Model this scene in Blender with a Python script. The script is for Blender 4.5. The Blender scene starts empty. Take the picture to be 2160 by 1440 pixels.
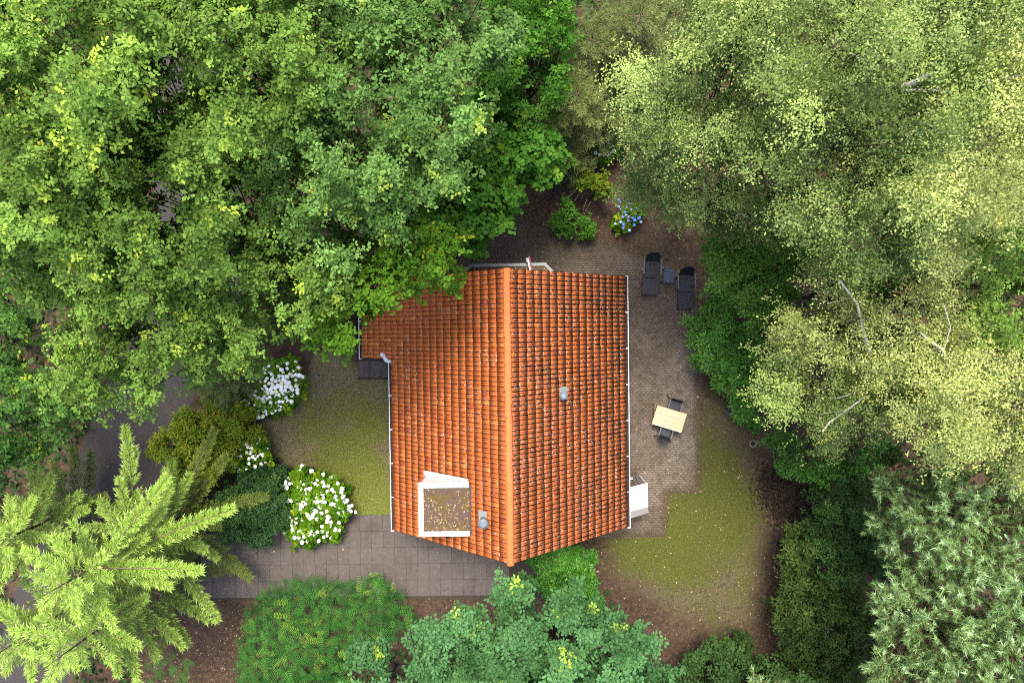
import bpy, bmesh, math, random
import numpy as np
from mathutils import Matrix, Vector

rng = np.random.default_rng(11)
random.seed(5)
SC = bpy.context.scene
COL = SC.collection
R = math.radians

# ------------------------------------------------------------------ camera
H = 32.4                      # flying height of the drone over the ground
F = 1440.0                    # focal length in photo pixels (24 mm on a 36 mm wide frame)
TILT = math.atan(-30 / F)
cam = bpy.data.cameras.new("camera")
cam.lens = 24.0
cam.sensor_width = 36.0
cam.clip_start = 0.1
cam.clip_end = 600
camo = bpy.data.objects.new("camera", cam)
camo.location = (0, 0, H)
camo.rotation_euler = (TILT, 0, 0)
COL.objects.link(camo)
SC.camera = camo

# ------------------------------------------------------------------ sky, sun, exposure
SUN_EL, SUN_AZ = R(66), R(-9)        # azimuth from +Y towards +X
w = bpy.data.worlds.new("World")
SC.world = w
w.use_nodes = True
nt = w.node_tree
bg = nt.nodes["Background"]
sky = nt.nodes.new("ShaderNodeTexSky")
sky.sky_type = 'NISHITA'
sky.sun_disc = False
sky.sun_elevation = SUN_EL
sky.sun_rotation = SUN_AZ
sky.air_density = 1.0
sky.dust_density = 4.0
sky.ozone_density = 1.0
nt.links.new(sky.outputs[0], bg.inputs[0])
bg.inputs[1].default_value = 0.11
sd_ = bpy.data.lights.new("sun", 'SUN')
sd_.energy = 1.5
sd_.angle = R(20)
sd_.color = (1.0, 0.93, 0.82)
suno = bpy.data.objects.new("sun", sd_)
sv = Vector((math.sin(SUN_AZ) * math.cos(SUN_EL), math.cos(SUN_AZ) * math.cos(SUN_EL), math.sin(SUN_EL)))
suno.rotation_euler = sv.to_track_quat('Z', 'Y').to_euler()
suno.location = (0, 0, 60)
COL.objects.link(suno)
SC.view_settings.view_transform = 'Standard'
SC.view_settings.look = 'None'
SC.view_settings.gamma = 1
SC.view_settings.use_curve_mapping = False
SC.view_settings.exposure = 2.1
SC.render.engine = 'CYCLES'
SC.cycles.max_bounces = 7
SC.cycles.diffuse_bounces = 4
SC.cycles.transmission_bounces = 4
SC.cycles.use_denoising = False
SC.cycles.filter_width = 1.05

# ------------------------------------------------------------------ helpers
_ct, _st = math.cos(TILT), math.sin(TILT)


def at(px, py, z=0.0):
    """photo pixel -> point of the place at height z (arrays allowed)"""
    px = np.asarray(px, float); py = np.asarray(py, float); z = np.asarray(z, float)
    x = (px - 1080) / F
    y = -(py - 720) / F
    dx = x
    dy = y * _ct + _st
    dz = y * _st - _ct
    t = (z - H) / dz
    return np.stack(np.broadcast_arrays(dx * t, dy * t, z), -1)


def atv(px, py, z=0.0):
    return Vector(at(px, py, z))


def new_empty(name, loc=(0, 0, 0), rz=0.0):
    o = bpy.data.objects.new(name, None)
    o.empty_display_size = 0.3
    o.location = loc
    o.rotation_euler = (0, 0, rz)
    COL.objects.link(o)
    return o


def tag(o, label=None, cat=None, group=None, kind=None):
    if label: o["label"] = label
    if cat: o["category"] = cat
    if group: o["group"] = group
    if kind: o["kind"] = kind
    return o


def thing(name, label, cat, loc=(0, 0, 0), rz=0.0, group=None):
    return tag(new_empty(name, loc, rz), label, cat, group)


def np_mesh(name, V, faces_flat, loop_tot, mat, tint=None, young=None, smooth=False):
    me = bpy.data.meshes.new(name)
    nv, nf, nl = len(V), len(loop_tot), len(faces_flat)
    me.vertices.add(nv); me.loops.add(nl); me.polygons.add(nf)
    me.vertices.foreach_set("co", np.asarray(V, np.float32).ravel())
    me.loops.foreach_set("vertex_index", np.asarray(faces_flat, np.int32))
    ls = np.zeros(nf, np.int32); ls[1:] = np.cumsum(loop_tot)[:-1]
    me.polygons.foreach_set("loop_start", ls)
    if smooth:
        me.polygons.foreach_set("use_smooth", np.ones(nf, bool))
    for an, arr in (("tint", tint), ("young", young)):
        if arr is not None:
            a = me.attributes.new(an, 'FLOAT', 'FACE')
            a.data.foreach_set("value", np.asarray(arr, np.float32))
    me.update(calc_edges=True)
    if mat: me.materials.append(mat)
    return me


def link_mesh(name, me, parent=None, mw=None):
    o = bpy.data.objects.new(name, me)
    COL.objects.link(o)
    if parent:
        o.parent = parent
    if mw is not None:
        o.matrix_basis = mw
    return o


class MB:
    """collects simple shapes, builds them as ONE mesh object"""
    def __init__(self):
        self.bm = bmesh.new()

    def box(self, x0, x1, y0, y1, z0, z1, M=None):
        m = Matrix.Translation(((x0 + x1) / 2, (y0 + y1) / 2, (z0 + z1) / 2)) @ Matrix.Diagonal((x1 - x0, y1 - y0, z1 - z0, 1))
        if M: m = M @ m
        bmesh.ops.create_cube(self.bm, size=1, matrix=m)
        return self

    def cyl(self, p0, p1, r0, r1=None, n=12, caps=True):
        p0, p1 = Vector(p0), Vector(p1)
        d = p1 - p0
        q = d.to_track_quat('Z', 'Y').to_matrix().to_4x4()
        m = Matrix.Translation((p0 + p1) / 2) @ q
        bmesh.ops.create_cone(self.bm, cap_ends=caps, segments=n, radius1=r0, radius2=r0 if r1 is None else r1, depth=d.length, matrix=m)
        return self

    def tube(self, pts, r, n=8):
        for a, b in zip(pts[:-1], pts[1:]):
            self.cyl(a, b, r, n=n)
        for p in pts[1:-1]:
            bmesh.ops.create_icosphere(self.bm, subdivisions=1, radius=r * 1.02, matrix=Matrix.Translation(p))
        return self

    def prism(self, poly, z0, z1):
        vs0 = [self.bm.verts.new((x, y, z0)) for x, y in poly]
        vs1 = [self.bm.verts.new((x, y, z1)) for x, y in poly]
        n = len(poly)
        self.bm.faces.new(vs1); self.bm.faces.new(vs0[::-1])
        for i in range(n):
            self.bm.faces.new((vs0[i], vs0[(i + 1) % n], vs1[(i + 1) % n], vs1[i]))
        return self

    def faces(self, verts, faces):
        vs = [self.bm.verts.new(v) for v in verts]
        for f in faces:
            self.bm.faces.new([vs[i] for i in f])
        return self

    def mesh(self, name, mat, bevel=0.0, smooth=False):
        bmesh.ops.recalc_face_normals(self.bm, faces=self.bm.faces[:])
        if bevel:
            bmesh.ops.bevel(self.bm, geom=self.bm.edges[:], offset=bevel, segments=2, affect='EDGES', clamp_overlap=True)
        me = bpy.data.meshes.new(name)
        self.bm.to_mesh(me); self.bm.free()
        if smooth:
            for p in me.polygons: p.use_smooth = True
        me.materials.append(mat)
        return me

    def build(self, name, mat, parent=None, bevel=0.0, smooth=False, mw=None):
        return link_mesh(name, self.mesh(name, mat, bevel, smooth), parent, mw)


# ------------------------------------------------------------------ node helpers
class NB:
    def __init__(self, name):
        self.m = bpy.data.materials.new(name)
        self.m.use_nodes = True
        self.nt = self.m.node_tree
        self.p = self.nt.nodes["Principled BSDF"]
        self.out = self.nt.nodes["Material Output"]

    def n(self, t, **kw):
        nd = self.nt.nodes.new(t)
        for k, v in kw.items(): setattr(nd, k, v)
        return nd

    def l(self, a, b): self.nt.links.new(a, b)

    def setin(self, sock, v):
        if hasattr(v, "is_output"): self.l(v, sock)
        elif isinstance(v, (tuple, list)) and len(v) == 3 and len(sock.default_value) == 4: sock.default_value = (*v, 1)
        else: sock.default_value = v

    def math(self, op, a, b=0.0, c=None, clamp=False):
        nd = self.n("ShaderNodeMath", operation=op, use_clamp=clamp)
        self.setin(nd.inputs[0], a); self.setin(nd.inputs[1], b)
        if c is not None: self.setin(nd.inputs[2], c)
        return nd.outputs[0]

    def mix(self, f, a, b, mode='MIX'):
        nd = self.n("ShaderNodeMixRGB", blend_type=mode)
        self.setin(nd.inputs[0], f); self.setin(nd.inputs[1], a); self.setin(nd.inputs[2], b)
        return nd.outputs[0]

    def noise(self, vec, scale, detail=4.0, rough=0.6, dist=0.0):
        nd = self.n("ShaderNodeTexNoise")
        if vec is not None: self.l(vec, nd.inputs["Vector"])
        nd.inputs["Scale"].default_value = scale
        nd.inputs["Detail"].default_value = detail
        nd.inputs["Roughness"].default_value = rough
        nd.inputs["Distortion"].default_value = dist
        return nd.outputs["Fac"]

    def ss(self, v, a, b):
        nd = self.n("ShaderNodeMapRange", interpolation_type='SMOOTHSTEP')
        self.setin(nd.inputs[0], v)
        nd.inputs[1].default_value = a; nd.inputs[2].default_value = b
        return nd.outputs[0]

    def pos(self): return self.n("ShaderNodeNewGeometry").outputs["Position"]

    def attr(self, name): return self.n("ShaderNodeAttribute", attribute_name=name).outputs["Fac"]

    def bump(self, h, strength=0.4, dist=0.02):
        nd = self.n("ShaderNodeBump")
        nd.inputs["Strength"].default_value = strength
        nd.inputs["Distance"].default_value = dist
        self.l(h, nd.inputs["Height"])
        self.l(nd.outputs[0], self.p.inputs["Normal"])

    def done(self, color, rough=0.8, spec=0.3, metal=0.0):
        self.setin(self.p.inputs["Base Color"], color)
        self.setin(self.p.inputs["Roughness"], rough)
        self.p.inputs["Specular IOR Level"].default_value = spec
        self.p.inputs["Metallic"].default_value = metal
        return self.m


def simple(name, col, rough=0.6, spec=0.4, var=0.25, scale=14.0, metal=0.0, dirt=None):
    b = NB(name)
    tc = b.n("ShaderNodeTexCoord").outputs["Object"]
    f = b.noise(tc, scale, 5)
    c = b.mix(f, tuple(x * (1 - var) for x in col), tuple(min(1, x * (1 + var)) for x in col))
    if dirt:
        d = b.ss(b.noise(tc, scale * 0.5, 6, 0.7), 0.5, 0.72)
        c = b.mix(b.math('MULTIPLY', d, 0.7), c, dirt)
    b.bump(f, 0.15, 0.005)
    return b.done(c, rough, spec, metal)


def leaf_mat(name, lo, hi, young=(0.35, 0.38, 0.05), back=0.32, rough=0.65, spec=0.07, red=None):
    b = NB(name)
    t = b.attr("tint"); y = b.attr("young")
    c = b.mix(t, lo, hi)
    c = b.mix(y, c, young)
    if red is not None:
        c = b.mix(b.ss(t, 0.97, 0.985), c, red)
    b.done(c, rough, spec)
    tr = b.n("ShaderNodeBsdfTranslucent")
    b.l(b.mix(1.0, c, (1.0, 1.25, 0.55), 'MULTIPLY'), tr.inputs[0])
    ms = b.n("ShaderNodeMixShader")
    ms.inputs[0].default_value = back
    b.l(b.p.outputs[0], ms.inputs[1]); b.l(tr.outputs[0], ms.inputs[2])
    b.l(ms.outputs[0], b.out.inputs[0])
    return b.m


# soil / litter colours used by the ground and at the faded edge of the lawns
def litter_color(b, P):
    n1 = b.noise(P, 0.35, 3)
    n2 = b.noise(P, 5.0, 7, 0.75)
    n3 = b.noise(P, 24.0, 4, 0.7)
    c = b.mix(b.ss(n1, 0.35, 0.65), (0.030, 0.020, 0.014), (0.055, 0.037, 0.026))
    c = b.mix(b.ss(n2, 0.4, 0.75), c, (0.105, 0.066, 0.042))
    c = b.mix(b.ss(n3, 0.57, 0.75), c, (0.19, 0.125, 0.075))
    c = b.mix(b.ss(n3, 0.46, 0.30), c, (0.030, 0.019, 0.013))
    return c, n2, n3


def mat_ground():
    b = NB("leaf_litter_soil")
    P = b.pos()
    c, n2, n3 = litter_color(b, P)
    b.bump(b.math('ADD', n2, b.math('MULTIPLY', n3, 0.5)), 0.7, 0.03)
    return b.done(c, 0.95, 0.1)


def mat_lawn(kk=1.0):
    b = NB("mossy_lawn")
    P = b.pos()
    c0, n2, n3 = litter_color(b, P)
    cov = b.attr("tint")
    a = b.noise(P, 0.75, 7, 0.72)
    m = b.noise(P, 4.5, 6, 0.75)
    s = b.noise(P, 16.0, 5, 0.75)
    g = b.mix(b.ss(s, 0.30, 0.70), (0.046, 0.052, 0.007), (0.140, 0.142, 0.032))
    g = b.mix(b.ss(m, 0.55, 0.75), g, (0.125, 0.108, 0.042))
    d = b.mix(b.ss(s, 0.32, 0.68), (0.062, 0.046, 0.025), (0.190, 0.145, 0.085))
    d = b.mix(b.ss(m, 0.50, 0.30), d, (0.038, 0.030, 0.016))
    k = b.math('ADD', b.math('MULTIPLY', b.math('SUBTRACT', a, 0.5), 2.2), b.math('ADD', b.attr("young"), 0.36))
    k = b.math('ADD', k, b.math('MULTIPLY', b.math('SUBTRACT', m, 0.5), 1.3))
    k = b.math('ADD', k, b.math('MULTIPLY', b.math('SUBTRACT', s, 0.5), 0.8))
    gc = b.mix(b.ss(k, 0.05, 0.75), d, g)
    e = b.math('ADD', cov, b.math('MULTIPLY', b.math('SUBTRACT', b.noise(P, 1.6, 7, 0.75), 0.5), 1.1))
    gc = b.mix(1.0, gc, (.90 * kk, .98 * kk, .95 * kk), 'MULTIPLY')
    c = b.mix(b.ss(e, 0.15, 0.95), c0, gc)
    b.bump(b.math('ADD', n2, s), 0.8, 0.03)
    return b.done(c, 0.95, 0.1)


def mat_patio():
    b = NB("weathered_paving_brick")
    P = b.pos()
    n1 = b.noise(P, 0.33, 5, 0.6)
    n2 = b.noise(P, 3.2, 6, 0.7)
    n3 = b.noise(P, 26.0, 4, 0.65)
    t = b.attr("tint")
    c = b.mix(t, (0.088, 0.069, 0.052), (0.120, 0.097, 0.076))
    c = b.mix(b.ss(n1, 0.42, 0.62), c, (0.165, 0.138, 0.112))
    c = b.mix(b.math('MULTIPLY', b.ss(n2, 0.46, 0.66), 0.75), c, (0.066, 0.052, 0.030))
    c = b.mix(b.math('MULTIPLY', b.ss(n2, 0.40, 0.26), 0.7), c, (0.205, 0.175, 0.142))
    c = b.mix(b.ss(n3, 0.56, 0.74), c, (0.22, 0.19, 0.14))
    c = b.mix(b.ss(n3, 0.44, 0.30), c, (0.040, 0.034, 0.022))
    ec, e2, e3 = litter_color(b, P)
    ed = b.math('ADD', b.attr("young"), b.math('MULTIPLY', b.math('SUBTRACT', b.noise(P, 1.8, 7, .75), .5), 1.3))
    c = b.mix(b.ss(ed, .35, .95), c, b.mix(.5, ec, (0.085, 0.070, 0.036)))
    c = b.mix(1.0, c, (.98, .95, .95), 'MULTIPLY')
    # tree shade north of the house, put into the brick colour
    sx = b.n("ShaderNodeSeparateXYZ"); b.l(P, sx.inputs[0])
    north_shade = b.math('MULTIPLY', b.ss(b.math('SUBTRACT', sx.outputs[1], b.math('MULTIPLY', sx.outputs[0], 0.62)), -1.3, 2.4), 0.72)
    c = b.mix(north_shade, c, (0.036, 0.030, 0.021))
    b.bump(b.math('ADD', n2, n3), 0.5, 0.015)
    return b.done(c, 0.9, 0.15)


def mat_slab():
    b = NB("concrete_slab")
    P = b.pos()
    n1 = b.noise(P, 0.7, 4); n2 = b.noise(P, 5.0, 6, 0.7); n3 = b.noise(P, 40.0, 3)
    oi = b.n("ShaderNodeObjectInfo").outputs["Random"]
    c = b.mix(oi, (0.076, 0.063, 0.054), (0.088, 0.074, 0.065))
    c = b.mix(b.ss(n2, 0.52, 0.75), c, (0.125, 0.108, 0.097))
    c = b.mix(b.ss(n2, 0.45, 0.28), c, (0.052, 0.043, 0.036))
    c = b.mix(b.ss(n1, 0.55, 0.75), c, (0.060, 0.047, 0.039))
    c = b.mix(b.ss(n3, 0.60, 0.8), c, (0.14, 0.12, 0.10))
    b.bump(b.math('ADD', n2, n3), 0.3, 0.01)
    return b.done(c, 0.9, 0.2)


def mat_asphalt():
    b = NB("old_asphalt")
    P = b.pos()
    n1 = b.noise(P, 0.8, 4); n3 = b.noise(P, 60.0, 3, 0.7)
    c = b.mix(n1, (0.026, 0.0225, 0.021), (0.040, 0.0345, 0.0325))
    c = b.mix(b.ss(n3, 0.55, 0.75), c, (0.11, 0.095, 0.09))
    b.bump(n3, 0.5, 0.01)
    return b.done(c, 0.85, 0.3)


# ------------------------------------------------------------------ leaf placement engine
def unit(v):
    return v / np.maximum(np.linalg.norm(v, axis=-1, keepdims=True), 1e-9)


# templates: vertices (x across, y along, z out of the blade) and faces
TPL = {
    "quad": (np.array([[0, 0, 0], [.31, .58, .05], [0, 1, -.07], [-.31, .58, .05]]), [[0, 1, 2, 3]]),
    "round": (np.array([[0, 0, 0], [.36, .22, .05], [.42, .62, .03], [0, 1, -.08], [-.42, .62, .03], [-.36, .22, .05]]), [[0, 1, 2, 3], [0, 3, 4, 5]]),
    "oak": (np.array([[0, 0, 0], [.14, .40, .06], [.28, .74, .06], [0, 1, -.10], [-.28, .74, .06], [-.14, .40, .06]]), [[0, 1, 2, 3], [0, 3, 4, 5]]),
    "long": (np.array([[0, 0, 0], [.17, .45, .07], [0, 1, -.14], [-.17, .45, .07]]), [[0, 1, 2], [0, 2, 3]]),
    "strip": (np.array([[0, 0, 0], [.095, .38, .02], [0, 1, 0], [-.095, .38, .02]]), [[0, 1, 2, 3]]),
    "needle": (np.array([[.11, 0, 0], [0, 1, 0], [-.11, 0, 0]]), [[0, 1, 2]]),
    "leaflet": (np.array([[0, -.05, 0], [.088, .25, 0], [0, 1, -.05], [-.088, .25, 0]]), [[0, 1, 2, 3]]),
}


class Leaves:
    def __init__(self):
        self.d = []

    def add(self, P, A, N, S, T, Y):
        n = len(P)
        self.d.append((np.asarray(P, np.float32), np.asarray(A, np.float32), np.asarray(N, np.float32),
                       np.broadcast_to(np.asarray(S, np.float32), (n,)), np.broadcast_to(np.asarray(T, np.float32), (n,)),
                       np.broadcast_to(np.asarray(Y, np.float32), (n,))))

    def count(self): return sum(len(x[0]) for x in self.d)

    def build(self, name, tpl, mat, parent, stuff=False):
        P, A, N, S, T, Y = [np.concatenate(x) for x in zip(*self.d)]
        A = unit(A)
        X = unit(np.cross(A, N))
        Z = np.cross(X, A)
        tv, tf = TPL[tpl]
        tv = tv.astype(np.float32)
        n, k = len(P), len(tv)
        V = P[:, None, :] + S[:, None, None] * (X[:, None, :] * tv[None, :, 0:1] + A[:, None, :] * tv[None, :, 1:2] + Z[:, None, :] * tv[None, :, 2:3])
        V = V.reshape(-1, 3)
        ff = np.concatenate([np.array(f) for f in tf])
        lt = np.array([len(f) for f in tf])
        idx = (np.arange(n)[:, None] * k + ff[None, :]).ravel()
        tot = np.tile(lt, n)
        # the mesh lives in its parent's space
        if parent is not None:
            V = V - np.array(parent.location, np.float32)
        me = np_mesh(name, V, idx, tot, mat, np.repeat(np.clip(T, 0, 1), len(tf)), np.repeat(np.clip(Y, 0, 1), len(tf)))
        o = link_mesh(name, me, parent)
        if stuff: o["kind"] = "stuff"
        return o


def frame(N):
    """two tangents for each normal"""
    ref = np.where(np.abs(N[:, 2:3]) > 0.9, np.array([[1., 0, 0]]), np.array([[0, 0, 1.]]))
    T = unit(np.cross(N, ref))
    return T, np.cross(N, T)


def rosettes(lv, C, N, k, size, el=(0.1, 0.6), tint=0.5, tint_j=0.25, young=0.0, stem=0.25, jit=0.35, sizej=0.25):
    """k leaves round every centre C, opening towards N"""
    n = len(C)
    if n == 0: return
    N = unit(N)
    T, B = frame(N)
    ph0 = rng.random(n) * 6.283
    tint = np.broadcast_to(tint, (n,)); young = np.broadcast_to(young, (n,)); size = np.broadcast_to(size, (n,))
    for j in range(k):
        ph = ph0 + 6.283 * j / k + rng.normal(0, jit, n)
        e = rng.uniform(el[0], el[1], n)
        D = T * np.cos(ph)[:, None] + B * np.sin(ph)[:, None]
        A = D * np.cos(e)[:, None] + N * np.sin(e)[:, None]
        NN = N * np.cos(e)[:, None] - D * np.sin(e)[:, None] + rng.normal(0, .28, (n, 3))
        s = size * (1 + rng.normal(0, sizej, n)).clip(.45, 1.6)
        lv.add(C + A * (s * stem)[:, None] + rng.normal(0, .02, (n, 3)), A, NN, s,
               (tint + rng.normal(0, tint_j, n)).clip(0, 1), (young + rng.normal(0, .08, n) * (young > 0)).clip(0, 1))


def tubes(name, segs, mat, parent, n=5, smooth=True):
    """tapered limbs: rows p0, p1, r0, r1"""
    p0 = np.array([s[0] for s in segs], float); p1 = np.array([s[1] for s in segs], float)
    r0 = np.array([s[2] for s in segs], float); r1 = np.array([s[3] for s in segs], float)
    d = unit(p1 - p0)
    T, B = frame(d)
    a = np.arange(n) * 2 * math.pi / n
    ring = T[:, None, :] * np.cos(a)[None, :, None] + B[:, None, :] * np.sin(a)[None, :, None]
    V = np.concatenate([p0[:, None, :] + ring * r0[:, None, None], p1[:, None, :] + ring * r1[:, None, None]], 1)
    if parent is not None: V = V - np.array(parent.location)
    m = len(segs)
    f = []
    for i in range(n):
        j = (i + 1) % n
        f += [i, j, n + j, n + i]
    idx = (np.arange(m)[:, None] * 2 * n + np.array(f)[None, :]).ravel()
    me = np_mesh(name, V.reshape(-1, 3), idx, np.full(m * n, 4), mat, smooth=smooth)
    return link_mesh(name, me, parent)


def sdist(P, poly):
    """signed distance in pixels, positive inside"""
    P = np.asarray(P, float); poly = np.asarray(poly, float)
    d = np.full(len(P), 1e9); ins = np.zeros(len(P), bool)
    for i in range(len(poly)):
        a, b = poly[i], poly[(i + 1) % len(poly)]
        ab = b - a
        t = np.clip(((P - a) @ ab) / (ab @ ab + 1e-9), 0, 1)
        d = np.minimum(d, np.linalg.norm(P - (a + t[:, None] * ab), axis=1))
        c = ((a[1] > P[:, 1]) != (b[1] > P[:, 1])) & (P[:, 0] < (b[0] - a[0]) * (P[:, 1] - a[1]) / (b[1] - a[1] + 1e-12) + a[0])
        ins ^= c
    return np.where(ins, d, -d)


def fill(poly, s, margin=0.0, jit=0.33):
    poly = np.asarray(poly, float)
    x0, y0 = poly.min(0); x1, y1 = poly.max(0)
    pts = []
    for r_, yy in enumerate(np.arange(y0, y1, s * .866)):
        xs = np.arange(x0 + (s / 2 if r_ % 2 else 0), x1, s)
        pts.append(np.stack([xs, np.full(len(xs), yy)], 1))
    P = np.concatenate(pts)
    P = P + rng.normal(0, s * jit, P.shape)
    return P[sdist(P, poly) > margin]


M = {}
M["bark"] = simple("brown_bark", (0.045, 0.036, 0.024), 0.9, 0.1, 0.5, 9)
M["bark_dark"] = simple("dark_bark", (0.045, 0.034, 0.026), 0.9, 0.1, 0.5, 9)


def _birch_bark():
    b = NB("white_birch_bark")
    tc = b.n("ShaderNodeTexCoord").outputs["Object"]
    mp = b.n("ShaderNodeMapping"); b.l(tc, mp.inputs[0]); mp.inputs["Scale"].default_value = (2, 2, 9)
    f = b.noise(mp.outputs[0], 2.0, 4, 0.7)
    c = b.mix(b.ss(f, 0.55, 0.66), (0.50, 0.46, 0.40), (0.05, 0.045, 0.04))
    return b.done(c, 0.7, 0.3)


M["birch_bark"] = _birch_bark()
M["pine_twig"] = simple("brown_pine_twig", (0.075, 0.050, 0.026), 0.9, 0.1, 0.3, 9)
M["twig"] = simple("pale_twig", (0.13, 0.105, 0.065), 0.9, 0.1, 0.3, 9)
M["oak"] = leaf_mat("oak_leaf", (0.025, 0.064, 0.008), (0.213, 0.350, 0.062), (0.460, 0.556, 0.065))
M["oak_cool"] = leaf_mat("cool_oak_leaf", (0.023, 0.060, 0.009), (0.176, 0.316, 0.076), (0.420, 0.515, 0.058))
M["oak_south"] = leaf_mat("blue_green_oak_leaf", (0.020, 0.060, 0.013), (0.099, 0.235, 0.083), (0.420, 0.536, 0.058))
M["hornbeam"] = leaf_mat("hornbeam_leaf", (0.030, 0.092, 0.007), (0.122, 0.252, 0.019), (0.400, 0.433, 0.029))
M["birch"] = leaf_mat("birch_leaf", (0.035, 0.068, 0.011), (0.368, 0.469, 0.122), (0.480, 0.453, 0.072), rough=0.5, spec=0.3)
M["birch_pale"] = leaf_mat("pale_birch_leaf", (0.059, 0.089, 0.014), (0.487, 0.542, 0.160), (0.550, 0.494, 0.086), rough=0.5, spec=0.3)
M["maple"] = leaf_mat("maple_leaf", (0.041, 0.107, 0.015), (0.118, 0.232, 0.036), (0.350, 0.288, 0.036))
M["hazel"] = leaf_mat("hazel_leaf", (0.025, 0.085, 0.009), (0.089, 0.224, 0.026), (0.220, 0.350, 0.029))
M["rhodo"] = leaf_mat("rhododendron_leaf", (0.016, 0.056, 0.005), (0.088, 0.240, 0.023), (0.170, 0.258, 0.036), back=.12, rough=.45, spec=.22)
M["laurel"] = leaf_mat("laurel_leaf", (0.018, 0.079, 0.004), (0.072, 0.228, 0.016), (0.180, 0.330, 0.036), back=.15, rough=.4, spec=.3)
M["hedge"] = leaf_mat("hedge_leaf", (0.012, 0.040, 0.012), (0.048, 0.105, 0.030), (0.10, 0.17, 0.03), back=.12)
M["dark_shrub"] = leaf_mat("dark_shrub_leaf", (0.008, 0.025, 0.006), (0.045, 0.095, 0.023), (0.11, 0.17, 0.03), back=.15)
M["olive_shrub"] = leaf_mat("olive_shrub_leaf", (0.012, 0.026, 0.006), (0.054, 0.090, 0.018), (0.14, 0.18, 0.03), back=.15)
M["yellow_shrub"] = leaf_mat("yellow_green_shrub_leaf", (0.066, 0.110, 0.009), (0.194, 0.257, 0.023), (0.34, 0.32, 0.03), red=(0.36, 0.14, 0.02))
M["robinia"] = leaf_mat("side_tree_leaf", (0.022, 0.068, 0.014), (0.103, 0.219, 0.041), (0.300, 0.391, 0.029))
M["hydrangea"] = leaf_mat("hydrangea_leaf", (0.024, 0.082, 0.004), (0.123, 0.244, 0.009), (0.320, 0.391, 0.014))
M["fern"] = leaf_mat("bracken_frond", (0.016, 0.072, 0.013), (0.057, 0.180, 0.026), (0.21, 0.32, 0.03), back=.2)
M["spruce"] = leaf_mat("spruce_needles", (0.043, 0.080, 0.009), (0.203, 0.328, 0.032), (0.42, 0.50, 0.17), back=.15, rough=.6, spec=.25)
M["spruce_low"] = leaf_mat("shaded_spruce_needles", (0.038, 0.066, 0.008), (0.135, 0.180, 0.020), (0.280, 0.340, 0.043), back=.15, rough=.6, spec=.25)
M["pine"] = leaf_mat("pine_needles", (0.050, 0.095, 0.015), (0.295, 0.474, 0.164), (0.55, 0.72, 0.44), back=.12, rough=.5, spec=.35)
M["yew"] = leaf_mat("yew_needles", (0.033, 0.051, 0.009), (0.112, 0.143, 0.034), (0.22, 0.24, 0.06), back=.12, rough=.6, spec=.2)

# ------------------------------------------------------------------ ground, lawns, paths
ground = MB().faces([(-150, -150, 0), (150, -150, 0), (150, 150, 0), (-150, 150, 0)], [(0, 1, 2, 3)]).build("ground", mat_ground())
tag(ground, "brown leaf litter and bare soil under the trees", kind="structure")


def gsheet(name, poly, z, mat, label, cell=0.16, edge=30.0, blobs=()):
    poly = np.asarray(poly, float)
    W = at(poly[:, 0], poly[:, 1], z)
    x0, y0 = W.min(0)[:2]; x1, y1 = W.max(0)[:2]
    xs = np.arange(x0, x1 + cell, cell); ys = np.arange(y0, y1 + cell, cell)
    X, Y = np.meshgrid(xs, ys)
    # world -> photo pixels at that height, for the outline distance
    dx, dy, dz = X, Y, z - H
    cy = dy * _ct + dz * _st
    cz = -dy * _st + dz * _ct
    px = 1080 + F * dx / -cz; py = 720 - F * cy / -cz
    q = np.stack([px.ravel(), py.ravel()], 1)
    d = sdist(q, poly)
    cov = np.clip(d / edge, 0, 1)
    gr = np.zeros(len(q))
    for bx, by, br, a in blobs:
        gr += a * np.exp(-((q[:, 0] - bx) ** 2 + (q[:, 1] - by) ** 2) / (br * br))
    V = np.stack([X.ravel(), Y.ravel(), np.full(X.size, z)], 1)
    ny, nx = X.shape
    I = (np.arange(ny - 1)[:, None] * nx + np.arange(nx - 1)[None, :]).ravel()
    Fq = np.stack([I, I + 1, I + nx + 1, I + nx], 1)
    fd = d[Fq].mean(1)
    Fq = Fq[fd > 0]
    used, inv = np.unique(Fq, return_inverse=True)
    me = np_mesh(name, V[used], inv.ravel(), np.full(len(Fq), 4), mat)
    for an, arr in (("tint", cov), ("young", gr)):
        a = me.attributes.new(an, 'FLOAT', 'POINT')
        a.data.foreach_set("value", arr[used].astype(np.float32))
    o = link_mesh(name, me)
    tag(o, label, kind="structure")
    return o


LAWN_M, LAWN_M2 = mat_lawn(.74), mat_lawn(1.25)
LAWN_E = [(1190, 1080), (1300, 1060), (1345, 1060), (1360, 980), (1425, 980), (1425, 860), (1455, 780), (1540, 800), (1600, 880), (1640, 960), (1660, 1060), (1650, 1180), (1640, 1300), (1600, 1370),
          (1500, 1380), (1400, 1340), (1330, 1290), (1270, 1250), (1240, 1180)]
gsheet("lawn", LAWN_E, 0.004, LAWN_M, "patchy mossy lawn east and south east of the house", edge=95,
       blobs=[(1500, 1010, 70, .45), (1440, 1100, 60, .45), (1500, 1090, 90, .35), (1330, 1150, 50, .35), (1420, 1190, 60, .35), (1340, 1190, 60, .1), (1560, 1100, 50, .2), (1490, 930, 50, .2), (1480, 1230, 60, .2),
              (1540, 900, 60, -.25), (1390, 1290, 90, -.35), (1550, 1260, 80, -.2), (1600, 980, 40, -.3)])
LAWN_W = [(655, 735), (700, 725), (770, 770), (890, 770), (890, 1110), (740, 1110), (690, 1030), (620, 1000), (555, 960), (530, 890), (600, 850), (635, 800)]
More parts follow.
